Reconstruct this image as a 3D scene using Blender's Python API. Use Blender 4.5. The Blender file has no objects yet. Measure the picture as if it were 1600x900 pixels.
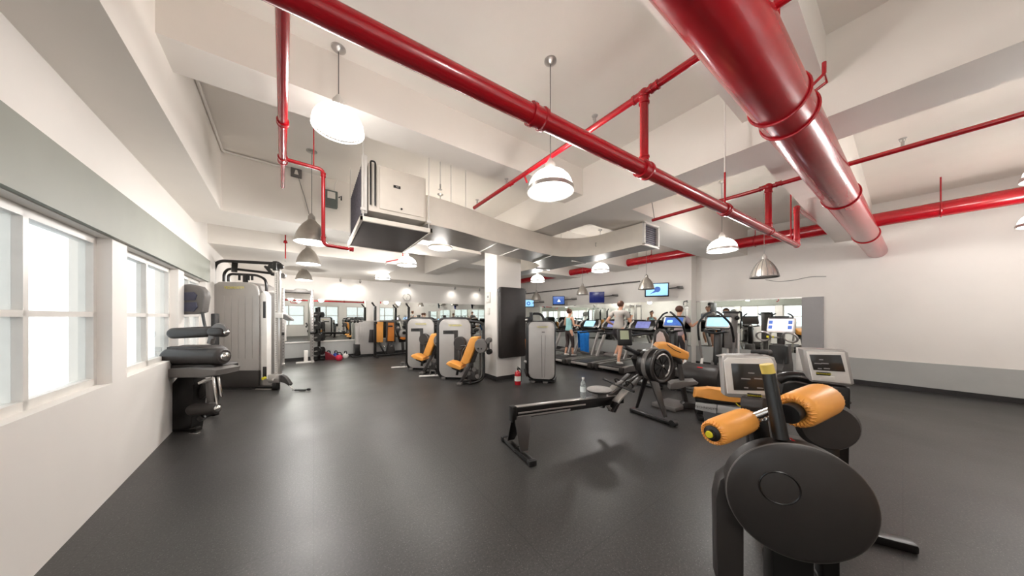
import bpy, bmesh, math, random
from mathutils import Vector, Matrix
random.seed(7)
SC = bpy.context.scene
COL = SC.collection
R = math.radians
PI = math.pi

# ------------------------------------------------------------------ camera, light, exposure
EYE = 1.55                      # camera height
FPX, CX, HZ = 435.0, 800.0, 495.0
YAW = math.atan2(310, 435)
FS, FC = math.sin(YAW), math.cos(YAW)
cam = bpy.data.objects.new('camera', bpy.data.cameras.new('camera'))
COL.objects.link(cam)
cam.location = (0, 0, EYE)
cam.rotation_euler = (R(90), 0, -YAW)
cam.data.sensor_width = 36
cam.data.lens = 36 * FPX / 1600
cam.data.shift_y = 45 / 1600
cam.data.clip_start = .05
SC.camera = cam
SC.view_settings.view_transform = 'Standard'
SC.view_settings.look = 'None'
SC.view_settings.gamma = 1
SC.view_settings.use_curve_mapping = False
SC.view_settings.exposure = EXPOSURE = 0.56
LAMP_W = 60.0                   # power of each lit pendant
DAY = 1.7                       # daylight outside the windows
world = bpy.data.worlds.new('daylight'); SC.world = world
world.use_nodes = True
world.node_tree.nodes['Background'].inputs[0].default_value = (.93, .97, 1, 1)
world.node_tree.nodes['Background'].inputs[1].default_value = DAY

# ------------------------------------------------------------------ materials
def C(r, g, b):
    f = lambda c: (c / 255 / 12.92) if c <= 10 else (((c / 255) + .055) / 1.055) ** 2.4
    return (f(r), f(g), f(b), 1)
def mat(name, col, rough=.5, metal=0., noise=.06, scale=9., emis=0., bump=0., coat=0., trans=0., alpha=1.):
    m = bpy.data.materials.new(name); m.use_nodes = True
    nt = m.node_tree; b = nt.nodes['Principled BSDF']
    b.inputs['Roughness'].default_value = rough
    b.inputs['Metallic'].default_value = metal
    if coat: b.inputs['Coat Weight'].default_value = coat
    if trans: b.inputs['Transmission Weight'].default_value = trans
    tc = nt.nodes.new('ShaderNodeTexCoord'); n = nt.nodes.new('ShaderNodeTexNoise')
    n.inputs['Scale'].default_value = scale; n.inputs['Detail'].default_value = 3
    nt.links.new(tc.outputs['Object'], n.inputs['Vector'])
    rp = nt.nodes.new('ShaderNodeValToRGB')
    rp.color_ramp.elements[0].position = .3; rp.color_ramp.elements[1].position = .7
    rp.color_ramp.elements[0].color = tuple(c * (1 - noise) for c in col[:3]) + (1,)
    rp.color_ramp.elements[1].color = tuple(min(1, c * (1 + noise)) for c in col[:3]) + (1,)
    nt.links.new(n.outputs['Fac'], rp.inputs[0])
    nt.links.new(rp.outputs[0], b.inputs['Base Color'])
    if emis:
        b.inputs['Emission Color'].default_value = col
        b.inputs['Emission Strength'].default_value = emis
    if bump:
        bp = nt.nodes.new('ShaderNodeBump'); bp.inputs['Strength'].default_value = bump
        n2 = nt.nodes.new('ShaderNodeTexNoise'); n2.inputs['Scale'].default_value = scale * 8
        nt.links.new(tc.outputs['Object'], n2.inputs['Vector'])
        nt.links.new(n2.outputs['Fac'], bp.inputs['Height']); nt.links.new(bp.outputs[0], b.inputs['Normal'])
    return m
M = {}
M['wall'] = mat('white_wall_paint', C(238, 233, 227), .65, noise=.015, scale=2)
M['ceil'] = mat('white_ceiling_paint', C(240, 234, 226), .7, noise=.015, scale=2)
M['grey_wall'] = mat('grey_wainscot', C(176, 177, 174), .6, noise=.03, scale=3)
M['grey_panel'] = mat('grey_panel', C(160, 158, 158), .6, noise=.03, scale=3)
M['header'] = mat('grey_green_header', C(150, 152, 142), .6, noise=.03, scale=3)
M['base'] = mat('black_baseboard', C(40, 38, 38), .5)
M['black'] = mat('black_metal', C(19, 17, 16), .32, noise=.1)
M['blackpl'] = mat('black_plastic', C(24, 23, 23), .42, noise=.1)
M['dark'] = mat('dark_grey_plastic', C(50, 46, 44), .42, noise=.06)
M['pad'] = mat('black_vinyl', C(46, 41, 39), .5, noise=.08, bump=.05)
M['mid'] = mat('mid_grey_plastic', C(104, 100, 97), .45, noise=.05)
M['shield'] = mat('silver_grey_shield', C(174, 170, 166), .34, .2, noise=.03, scale=4)
M['silver'] = mat('brushed_aluminium', C(190, 186, 182), .3, .75, noise=.06, scale=20)
M['chrome'] = mat('chrome', C(215, 213, 210), .12, 1.)
M['whitemetal'] = mat('white_metal', C(226, 222, 216), .4, noise=.03)
M['orange'] = mat('orange_vinyl', C(240, 166, 78), .42, noise=.06, scale=6, bump=.04)
M['orangedk'] = mat('deep_orange_vinyl', C(206, 122, 40), .45, noise=.06, scale=6)
M['red'] = mat('red_pipe_paint', C(172, 14, 28), .27, noise=.08, scale=7, coat=.4)
M['yellow'] = mat('yellow_mark', C(226, 214, 40), .5)
M['yellowtape'] = mat('yellow_tape', C(222, 196, 96), .5)
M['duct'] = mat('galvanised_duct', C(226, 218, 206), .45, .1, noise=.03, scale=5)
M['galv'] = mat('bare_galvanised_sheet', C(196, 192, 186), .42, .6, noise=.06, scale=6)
M['unit'] = mat('cream_unit_paint', C(232, 224, 212), .5, noise=.02)
M['pan'] = mat('dark_pan_underside', C(88, 82, 80), .5, noise=.05)
M['grille'] = mat('grille_grey', C(104, 100, 108), .6, noise=.2, scale=40)
M['glass'] = mat('clear_glass', C(245, 250, 250), .02, trans=1., noise=0.)
def lamp_glass(name, e, clear, v=1.):
    m = mat(name, (v, v * .975, v * .94, 1), .3, emis=e, noise=0.); nt = m.node_tree
    b = nt.nodes['Principled BSDF']; o = [n for n in nt.nodes if n.type == 'OUTPUT_MATERIAL'][0]
    tr = nt.nodes.new('ShaderNodeBsdfTransparent'); mx = nt.nodes.new('ShaderNodeMixShader'); mx.inputs[0].default_value = clear
    nt.links.new(b.outputs[0], mx.inputs[1]); nt.links.new(tr.outputs[0], mx.inputs[2]); nt.links.new(mx.outputs[0], o.inputs[0]); return m
M['lampglass'] = lamp_glass('glowing_lamp_glass', 2.8, .45)
M['ribglass'] = lamp_glass('clear_ribbed_lamp_glass', .5, .5, .25)
M['ribline'] = mat('ribbed_glass_edge', (1, .98, .95, 1), .3, emis=.9, noise=0.)
M['lampdisc'] = mat('glowing_lamp_diffuser', (1, .98, .95, 1), .4, emis=7., noise=0.)
M['lampinner'] = mat('lamp_bulb_glow', (1, .97, .93, 1), .4, emis=5., noise=0.)
M['brush'] = mat('spun_aluminium_shade', C(186, 180, 172), .32, .8, noise=.08, scale=14)
M['skin'] = mat('skin', C(226, 172, 142), .5, noise=.05)
M['hair'] = mat('brown_hair', C(92, 58, 42), .55, noise=.2, scale=30)
M['teal'] = mat('teal_cloth', C(160, 214, 216), .8, noise=.05)
M['leggings'] = mat('dark_grey_cloth', C(74, 62, 60), .8, noise=.05)
M['greycloth'] = mat('grey_cloth', C(178, 172, 166), .85, noise=.05)
M['shorts'] = mat('charcoal_cloth', C(62, 56, 58), .85, noise=.05)
M['mauve'] = mat('mauve_cloth', C(176, 160, 166), .85, noise=.05)
M['towel'] = mat('blue_towelling', C(24, 116, 196), .9, noise=.12, scale=20, bump=.3)
M['bluekb'] = mat('blue_vinyl', C(40, 62, 150), .4)
M['redkb'] = mat('red_vinyl', C(206, 40, 70), .4)
M['matred'] = mat('dark_red_mat', C(120, 30, 40), .7)
M['scrblue'] = mat('blue_screen', C(66, 102, 176), .3, emis=.4, noise=.25, scale=14)
M['scrnavy'] = mat('navy_screen', C(36, 44, 104), .25, emis=.25, noise=.15, scale=14)
M['scrcyan'] = mat('pale_blue_screen', C(150, 205, 240), .3, emis=.7, noise=.15, scale=12)
M['scrpink'] = mat('pink_white_screen', C(238, 222, 236), .3, emis=.7, noise=.06, scale=10)
M['scrwhite'] = mat('white_screen_mark', C(235, 245, 255), .3, emis=.9)
M['scrdark'] = mat('dark_screen', C(48, 46, 44), .18, noise=.1)
M['lcd'] = mat('lcd_grey', C(168, 176, 146), .3)
M['textgrey'] = mat('grey_print', C(150, 148, 146), .5)
M['paper'] = mat('paper_sheet', C(222, 218, 210), .7)
M['boxgrey'] = mat('grey_switch_box', C(96, 104, 100), .5)
M['decal'] = mat('slate_decal', C(66, 68, 88), .4)
M['railgrey'] = mat('light_grey_cover', C(190, 190, 188), .4, noise=.03)
M['blind'] = mat('beige_blind', C(196, 190, 172), .6)
M['rug'] = None
def mirror_mat():
    m = bpy.data.materials.new('mirror_glass'); m.use_nodes = True
    b = m.node_tree.nodes['Principled BSDF']
    b.inputs['Base Color'].default_value = (.86, .9, .87, 1); b.inputs['Metallic'].default_value = 1; b.inputs['Roughness'].default_value = .01
    return m
M['mirror'] = mirror_mat()
def floor_mat():
    m = bpy.data.materials.new('flecked_rubber'); m.use_nodes = True
    nt = m.node_tree; L = nt.links; b = nt.nodes['Principled BSDF']
    tc = nt.nodes.new('ShaderNodeTexCoord')
    n = nt.nodes.new('ShaderNodeTexNoise'); n.inputs['Scale'].default_value = 70; n.inputs['Detail'].default_value = 4
    n2 = nt.nodes.new('ShaderNodeTexNoise'); n2.inputs['Scale'].default_value = .9; n2.inputs['Detail'].default_value = 3
    vo = nt.nodes.new('ShaderNodeTexVoronoi'); vo.inputs['Scale'].default_value = 75
    br = nt.nodes.new('ShaderNodeTexBrick'); br.inputs['Scale'].default_value = 1; br.inputs['Brick Width'].default_value = 1.2
    br.inputs['Row Height'].default_value = 1.2; br.inputs['Mortar Size'].default_value = .004; br.offset = 0
    br.inputs['Color1'].default_value = (1, 1, 1, 1); br.inputs['Color2'].default_value = (.94, .94, .94, 1); br.inputs['Mortar'].default_value = (.6, .6, .6, 1)
    for x in (n, n2, vo, br): L.new(tc.outputs['Object'], x.inputs['Vector'])
    r1 = nt.nodes.new('ShaderNodeValToRGB'); r1.color_ramp.elements[0].color = C(40, 39, 38); r1.color_ramp.elements[1].color = C(65, 63, 61)
    r1.color_ramp.elements[0].position = .3; r1.color_ramp.elements[1].position = .75
    L.new(n.outputs['Fac'], r1.inputs[0])
    r2 = nt.nodes.new('ShaderNodeValToRGB'); r2.color_ramp.elements[0].color = (1, 1, 1, 1); r2.color_ramp.elements[1].color = (0, 0, 0, 1)
    r2.color_ramp.elements[0].position = .1; r2.color_ramp.elements[1].position = .2
    L.new(vo.outputs['Distance'], r2.inputs[0])
    mx = nt.nodes.new('ShaderNodeMixRGB'); mx.inputs[2].default_value = C(122, 120, 118)
    ml = nt.nodes.new('ShaderNodeMath'); ml.operation = 'MULTIPLY'; ml.inputs[1].default_value = .7
    L.new(r2.outputs[0], ml.inputs[0]); L.new(ml.outputs[0], mx.inputs[0]); L.new(r1.outputs[0], mx.inputs[1])
    m2 = nt.nodes.new('ShaderNodeMixRGB'); m2.blend_type = 'MULTIPLY'; m2.inputs[0].default_value = .8
    L.new(mx.outputs[0], m2.inputs[1]); L.new(br.outputs[0], m2.inputs[2])
    L.new(m2.outputs[0], b.inputs['Base Color'])
    mr = nt.nodes.new('ShaderNodeMapRange'); mr.inputs[3].default_value = .29; mr.inputs[4].default_value = .5
    L.new(n2.outputs['Fac'], mr.inputs[0]); L.new(mr.outputs[0], b.inputs['Roughness'])
    return m
M['floor'] = floor_mat()

# ------------------------------------------------------------------ mesh builder
class MB:
    def __init__(s): s.bm = bmesh.new()
    def _new(s, geom_verts, mtx):
        if mtx is not None: bmesh.ops.transform(s.bm, matrix=mtx, verts=geom_verts)
    def box(s, c, d, rot=None, bv=0., seg=2):
        r = bmesh.ops.create_cube(s.bm, size=1)['verts']
        bmesh.ops.scale(s.bm, vec=Vector(d), verts=r)
        if bv:
            es = list({e for v in r for e in v.link_edges})
            r = bmesh.ops.bevel(s.bm, geom=es, offset=min(bv, min(d) * .49), segments=seg, affect='EDGES', profile=.5)['verts']
        mt = Matrix.Translation(Vector(c))
        if rot is not None: mt = mt @ rot.to_4x4()
        bmesh.ops.transform(s.bm, matrix=mt, verts=r)
        return s
    def b2(s, x0, x1, y0, y1, z0, z1, bv=0.):
        return s.box(((x0 + x1) / 2, (y0 + y1) / 2, (z0 + z1) / 2), (abs(x1 - x0), abs(y1 - y0), abs(z1 - z0)), bv=bv)
    def bar(s, p, q, w, h, bv=.004, up=(0, 0, 1)):
        p, q = Vector(p), Vector(q); d = q - p; L = d.length; y = d.normalized(); u = Vector(up)
        if abs(y.dot(u)) > .98: u = Vector((0, 1, 0))
        x = y.cross(u).normalized(); z = x.cross(y)
        rot = Matrix((x, y, z)).transposed()
        return s.box((p + q) / 2, (w, L, h), rot, bv)
    def cyl(s, p, q, r, r2=None, n=18, cap=True):
        p, q = Vector(p), Vector(q); d = q - p
        g = bmesh.ops.create_cone(s.bm, cap_ends=cap, segments=n, radius1=r, radius2=r if r2 is None else r2, depth=d.length)['verts']
        rot = Vector((0, 0, 1)).rotation_difference(d.normalized()).to_matrix().to_4x4()
        bmesh.ops.transform(s.bm, matrix=Matrix.Translation((p + q) / 2) @ rot, verts=g)
        return s
    def tube(s, pts, r, n=10, fil=.0, closed=False, fseg=5, flat=1.):
        P = [Vector(p) for p in pts]
        if fil:
            Q = []; N = len(P)
            for i, p in enumerate(P):
                if not closed and i in (0, N - 1): Q.append(p); continue
                a, b = P[i - 1], P[(i + 1) % N]
                da, db = (a - p), (b - p)
                f = min(fil, da.length * .48, db.length * .48)
                pa, pb = p + da.normalized() * f, p + db.normalized() * f
                for k in range(fseg + 1):
                    t = k / fseg
                    Q.append(pa * (1 - t) ** 2 + p * 2 * t * (1 - t) + pb * t ** 2)
            P = Q
        N = len(P); rings = []
        up = None
        rr = r if isinstance(r, (list, tuple)) else [r] * N
        if len(rr) != N: rr = [rr[0] + (rr[-1] - rr[0]) * i / (N - 1) for i in range(N)]
        for i in range(N):
            if closed: t = P[(i + 1) % N] - P[i - 1]
            else: t = P[min(i + 1, N - 1)] - P[max(i - 1, 0)]
            if t.length < 1e-9: t = Vector((0, 0, 1))
            t.normalize()
            if up is None:
                up = Vector((0, 0, 1)) if abs(t.z) < .9 else Vector((1, 0, 0))
            x = t.cross(up)
            if x.length < 1e-4: x = t.cross(Vector((0, 1, .1)))
            x.normalize(); up = x.cross(t).normalized()
            rings.append([s.bm.verts.new(P[i] + (x * math.cos(2 * PI * k / n) + up * flat * math.sin(2 * PI * k / n)) * rr[i]) for k in range(n)])
        for i in range(N if closed else N - 1):
            a, b = rings[i], rings[(i + 1) % N]
            for k in range(n):
                s.bm.faces.new((a[k], a[(k + 1) % n], b[(k + 1) % n], b[k]))
        if not closed:
            s.bm.faces.new(rings[0][::-1]); s.bm.faces.new(rings[-1])
        return s
    def lathe(s, prof, c=(0, 0, 0), axis=(0, 0, 1), n=28, cap=True):
        rot = Vector((0, 0, 1)).rotation_difference(Vector(axis).normalized()).to_matrix()
        c = Vector(c); rings = []
        for (r, z) in prof:
            if r < 1e-6: rings.append([s.bm.verts.new(c + rot @ Vector((0, 0, z)))])
            else: rings.append([s.bm.verts.new(c + rot @ Vector((r * math.cos(2 * PI * k / n), r * math.sin(2 * PI * k / n), z))) for k in range(n)])
        for a, b in zip(rings, rings[1:]):
            for k in range(n):
                k2 = (k + 1) % n
                if len(a) == 1 and len(b) == 1: continue
                if len(a) == 1: s.bm.faces.new((a[0], b[k2], b[k]))
                elif len(b) == 1: s.bm.faces.new((a[k], a[k2], b[0]))
                else: s.bm.faces.new((a[k], a[k2], b[k2], b[k]))
        if cap:
            if len(rings[0]) > 1: s.bm.faces.new(rings[0][::-1])
            if len(rings[-1]) > 1: s.bm.faces.new(rings[-1])
        return s
    def slab(s, out, y0, y1, bv=0., seg=2, mtx=None):
        """prism of an outline in the local xz plane between y0 and y1"""
        a = [s.bm.verts.new((x, y0, z)) for x, z in out]
        b = [s.bm.verts.new((x, y1, z)) for x, z in out]
        n = len(a); fs = [s.bm.faces.new(a), s.bm.faces.new(b[::-1])]
        for k in range(n): s.bm.faces.new((a[k], b[k], b[(k + 1) % n], a[(k + 1) % n]))
        vs = a + b
        if bv:
            es = list({e for f in fs for e in f.edges})
            r = bmesh.ops.bevel(s.bm, geom=es, offset=bv, segments=seg, affect='EDGES', profile=.5)
            vs = list({v for v in r['verts']} | {v for v in vs if v.is_valid})
        if mtx is not None: bmesh.ops.transform(s.bm, matrix=mtx, verts=[v for v in vs if v.is_valid])
        return s
    def sph(s, c, r, sc=(1, 1, 1), rot=None, u=16, v=10):
        g = bmesh.ops.create_uvsphere(s.bm, u_segments=u, v_segments=v, radius=r)['verts']
        m = Matrix.Translation(Vector(c))
        if rot is not None: m = m @ rot.to_4x4()
        bmesh.ops.transform(s.bm, matrix=m @ Matrix.Diagonal((*sc, 1)), verts=g)
        return s
    def torus(s, c, R_, r, axis=(0, 1, 0), n=28, m=8, a0=0, a1=360):
        rot = Vector((0, 0, 1)).rotation_difference(Vector(axis).normalized()).to_matrix()
        full = abs(a1 - a0) >= 360
        k = n if full else n + 1
        pts = [Vector(c) + rot @ Vector((R_ * math.cos(R(a0 + (a1 - a0) * i / n)), R_ * math.sin(R(a0 + (a1 - a0) * i / n)), 0)) for i in range(k)]
        return s.tube(pts, r, n=m, closed=full)
    def poly(s, pts):
        s.bm.faces.new([s.bm.verts.new(p) for p in pts]); return s
    def xf(s, m): bmesh.ops.transform(s.bm, matrix=m, verts=list(s.bm.verts)); return s
    def build(s, name, m, parent=None, ang=38, loc=None, rz=None):
        bmesh.ops.recalc_face_normals(s.bm, faces=list(s.bm.faces))
        me = bpy.data.meshes.new(name); s.bm.to_mesh(me); s.bm.free()
        for p in me.polygons: p.use_smooth = True
        me.set_sharp_from_angle(angle=R(ang))
        if m is not None: me.materials.append(m if not isinstance(m, str) else M[m])
        o = bpy.data.objects.new(name, me); COL.objects.link(o)
        if parent is not None: o.parent = parent
        if loc is not None: o.location = loc
        if rz is not None: o.rotation_euler.z = rz
        return o
def rr(x0, z0, x1, z1, r, n=6):
    out = []
    for cx, cz, a in ((x1 - r, z1 - r, 0), (x0 + r, z1 - r, 90), (x0 + r, z0 + r, 180), (x1 - r, z0 + r, 270)):
        for k in range(n + 1):
            t = R(a + 90 * k / n); out.append((cx + r * math.cos(t), cz + r * math.sin(t)))
    return out
def circ(cx, cz, r, n=28, rz=None): return [(cx + r * math.cos(2 * PI * k / n), cz + (rz or r) * math.sin(2 * PI * k / n)) for k in range(n)]
def tag(o, label=None, cat=None, group=None, kind=None):
    if label: o['label'] = label
    if cat: o['category'] = cat
    if group: o['group'] = group
    if kind: o['kind'] = kind
    return o
def thing(name, label, cat, loc=(0, 0, 0), rz=0., group=None):
    o = bpy.data.objects.new(name, None); COL.objects.link(o); o.location = loc; o.rotation_euler.z = rz
    o.empty_display_size = .1
    return tag(o, label, cat, group)
def kids(o): return [c for c in bpy.data.objects if c.parent == o]
def copy_tree(o, parent=None):
    c = o.copy(); COL.objects.link(c); c.parent = parent
    for ch in kids(o): copy_tree(ch, c)
    return c
def struct(name, mb, m, ang=38): return tag(mb.build(name, m, ang=ang), kind='structure')
def text(s, size, m, parent, mtx, name='lettering', depth=.001):
    cu = bpy.data.curves.new(name, 'FONT'); cu.body = s; cu.size = size; cu.align_x = 'CENTER'; cu.align_y = 'CENTER'; cu.extrude = depth
    t = bpy.data.objects.new(name, cu); COL.objects.link(t)
    dg = bpy.context.evaluated_depsgraph_get()
    me = bpy.data.meshes.new_from_object(t.evaluated_get(dg)); bpy.data.objects.remove(t)
    me.transform(mtx); me.materials.clear(); me.materials.append(M[m])
    o = bpy.data.objects.new(name, me); COL.objects.link(o); o.parent = parent
    return o
def T(x, y, z, rx=0, ry=0, rz=0):
    return Matrix.Translation((x, y, z)) @ Matrix.Rotation(R(rz), 4, 'Z') @ Matrix.Rotation(R(ry), 4, 'Y') @ Matrix.Rotation(R(rx), 4, 'X')
FRONT = lambda x, y, z: T(x, y, z, 90)      # lettering that reads from -y

# places measured on the photograph, turned into metres
def ray(u, v): 
    t = (u - CX) / FPX; s = (HZ - v) / FPX
    return Vector((FS + FC * t, FC - FS * t, s))
def at_z(u, v, z=0.): r = ray(u, v); return Vector((0, 0, EYE)) + r * ((z - EYE) / r.z)
def at_d(u, v, d): return Vector((0, 0, EYE)) + ray(u, v) * d
def at_x(u, v, x): r = ray(u, v); return Vector((0, 0, EYE)) + r * (x / r.x)
def at_y(u, v, y): r = ray(u, v); return Vector((0, 0, EYE)) + r * (y / r.y)
class Fr:
    """local frame of a thing standing on the floor; x to the right, -y towards the room's front"""
    def __init__(s, u, v=None, yaw=0., d=None):
        p = at_z(u, v, 0.) if d is None else at_d(u, HZ, d)
        s.o = Vector((p.x, p.y, 0)); s.rz = -YAW + R(yaw)
        s.inv = Matrix.Rotation(-s.rz, 3, 'Z')
    def p(s, u, v, y=0.):
        o = s.inv @ (Vector((0, 0, EYE)) - s.o); r = s.inv @ ray(u, v)
        q = o + r * ((y - o.y) / r.y)
        if q.z < .004: q.z = .004
        return q
    def xz(s, u, v, y=0.): q = s.p(u, v, y); return (q.x, q.z)
    def pts(s, L, y=0.): return [s.p(u, v, y if len(q) == 0 else q[0]) for u, v, *q in L]
    def out(s, L, y=0.): return [s.xz(u, v, y) for u, v in L]
# the left part of the building stands a few degrees off the rest
ML = Matrix.Rotation(R(4), 4, 'Z')
LW = lambda x, y, z: ML @ Vector((x, y, z))

# ------------------------------------------------------------------ the room
CEIL = 4.08; BEAM = 3.34; LBEAM = 3.16; XL = -1.15; XR = 9.9; XR2 = 10.28; YR = 3.945; YB = 12.5; YF = -3.2
def lbox(mb, x0, x1, y0, y1, z0, z1):
    t = MB().b2(x0, x1, y0, y1, z0, z1); t.xf(ML)
    me = bpy.data.meshes.new('t'); t.bm.to_mesh(me); t.bm.free(); mb.bm.from_mesh(me); bpy.data.meshes.remove(me)
    return mb
struct('floor', MB().b2(-3, 11, YF - .3, 14.5, -.12, 0), 'floor')
struct('ceiling', MB().b2(-3, 11, YF - .3, 14.5, CEIL, CEIL + .15), 'ceil')
# left wall with its windows
WINS = [(-1.6, .1), (.4, 2.1), (2.4, 4.1), (4.4, 6.1), (6.4, 7.9)]
SILL, WTOP = .97, 2.23
w = MB()
lbox(w, XL - .22, XL, YF - .3, YB + .1, 0, SILL); lbox(w, XL - .22, XL, YF - .3, YB + .1, WTOP, CEIL)
edges = [YF - .3] + [e for a in WINS for e in a] + [YB + .1]
for i in range(0, len(edges), 2): lbox(w, XL - .22, XL, edges[i], edges[i + 1], SILL, WTOP)
struct('wall_left', w, 'wall')
for i, (a, b) in enumerate(WINS):
    f = MB(); xa, xb = XL - .16, XL - .08
    for z0, z1 in ((SILL, SILL + .06), (WTOP - .06, WTOP), (1.55, 1.59)): lbox(f, xa, xb, a, b, z0, z1)
    for y0 in (a, (a + b) / 2 - .025, b - .05): lbox(f, xa, xb, y0, y0 + .05, SILL, WTOP)
    wo = struct('window_%d' % (i + 1), f, 'whitemetal')
    g = MB(); lbox(g, XL - .125, XL - .117, a + .04, b - .04, SILL + .05, WTOP - .05); g.build('pane', 'glass', wo)
struct('trim_1', lbox(MB(), XL, XL + .035, -2.2, 8.1, WTOP + .005, 2.66), 'header')
# back wall, its grey wainscot, baseboard and dropped soffit
w = MB(); lbox(w, XL - .2, 11.2, YB, YB + .2, 0, CEIL); struct('wall_back', w, 'wall')
struct('trim_2', lbox(MB(), XL, 9.3, YB - .03, YB, .1, .62), 'grey_wall')
struct('baseboard_back', lbox(MB(), XL, 9.3, YB - .045, YB, 0, .1), 'base')
struct('trim_3', lbox(MB(), XL, 9.3, YB - .06, YB, .62, .66), 'whitemetal')
struct('ceiling_soffit', lbox(MB(), XL, 2.75, 8.1, YB, 3.02, CEIL), 'ceil')
struct('ceiling_header', lbox(MB(), 2.75, 9.2, 11.4, YB, 3.02, CEIL), 'ceil')
# wall with the televisions, its jog, and the right wall
struct('wall_right', MB().b2(XR, XR + .6, YR, 13.6, 0, CEIL), 'wall')
struct('wall_far_right', MB().b2(XR2, XR2 + .22, YF - .3, YR + .01, 0, CEIL), 'wall')
struct('trim_4', MB().b2(XR - .03, XR, YR, 12.9, .1, .6).b2(XR2 - .03, XR2, YF, YR - .001, .1, .6), 'grey_wall')
struct('baseboard_right', MB().b2(XR - .045, XR, YR, 12.9, 0, .1).b2(XR2 - .045, XR2, YF, YR - .001, 0, .1), 'base')
struct('trim_5', MB().b2(XR2 - .05, XR2, 1.134, 1.51, .1, 2.05), 'grey_panel')
struct('trim_6', MB().b2(XR2 - .03, XR2, 1.51, YR - .002, 2.03, 2.06), 'silver')
# wall behind the camera, with windows and blinds seen in the mirrors
RW = [(-.4, 1.6), (2.2, 4.0), (4.6, 6.4), (7.0, 8.8)]
w = MB(); z0, z1 = .85, 2.45
w.b2(-2.2, 10.5, YF - .2, YF, 0, z0); w.b2(-2.2, 10.5, YF - .2, YF, z1, CEIL)
e = [-2.2] + [q for a in RW for q in a] + [10.5]
for i in range(0, len(e), 2): w.b2(e[i], e[i + 1], YF - .2, YF, z0, z1)
struct('wall_front', w, 'wall')
for i, (a, b) in enumerate(RW):
    f = MB()
    for x in (a, (a + b) / 2 - .03, b - .06): f.b2(x, x + .06, YF - .14, YF - .07, z0, z1)
    for z in (z0, 1.62, z1 - .06): f.b2(a, b, YF - .14, YF - .07, z, z + .06)
    wo = struct('window_%d' % (i + 6), f, 'whitemetal')
    MB().b2(a + .03, b - .03, YF - .11, YF - .104, z0 + .03, z1 - .03).build('pane', 'glass', wo)
    bl = MB()
    for k in range(34): bl.box(((a + b) / 2, YF - .03, z1 - .05 - k * .045), (b - a - .06, .045, .004), Matrix.Rotation(R(28), 3, 'X'))
    bl.build('blind', 'blind', wo)
# beams and the column
def beam(x0, x1, y0, y1, z=BEAM): return struct('ceiling_beam', MB().b2(x0, x1, y0, y1, z, CEIL), 'ceil')
BX0, BX1 = 3.75, 4.32
beam(BX0, BX1, YF, 11.5)
for y0, y1, x0 in ((.4, 1.0, -1.1), (3.17, 3.6, -1.3)): beam(x0, BX0, y0, y1, 3.63)
for y0, y1, x1 in ((.4, .95, XR2), (2.62, 3.5, XR2), (5.75, 6.7, XR), (8.5, 9.25, XR)): beam(BX1, x1, y0, y1, BEAM)
struct('ceiling_beam', lbox(MB(), XL, XL + .43, YF + .2, 7.05, LBEAM, CEIL), 'ceil')
struct('ceiling_beam', lbox(MB(), XL + .43, 3.95, 6.05, 7.05, LBEAM, CEIL), 'ceil')
CXA, CXB, CYA, CYB = 3.61, 4.35, 5.70, 6.29
struct('column', MB().b2(CXA, CXB, CYA, CYB, 0, BEAM, bv=.015), 'wall')
struct('baseboard_column', MB().b2(CXA - .012, CXB + .012, CYA - .012, CYB + .012, 0, .1), 'base')

# ------------------------------------------------------------------ mirrors
def mirror(label, mb): return tag(mb.build('mirror', 'mirror'), label, 'mirror')
def back_x(u):          # where a picture column meets the back wall, in the left part's own axes
    r = ML.inverted().to_3x3() @ ray(u, 500); return r.x / r.y * (YB - .02)
mirror('wide mirror on the back wall behind the power rack', lbox(MB(), back_x(441), back_x(572), YB - .02, YB, .66, 2.19))
mirror('mirror on the back wall below the round clock and behind the squat rack', lbox(MB(), back_x(593), 9.2, YB - .02, YB, .66, 2.19))
mirror('long mirror along the treadmill wall under the televisions', MB().b2(XR - .02, XR, YR + .01, 12.6, .6, 2.085))
mirror('mirror on the wall beside the grey panel behind the exercise bike', MB().b2(XR2 - .02, XR2, 1.515, YR - .01, .6, 2.03))

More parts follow.
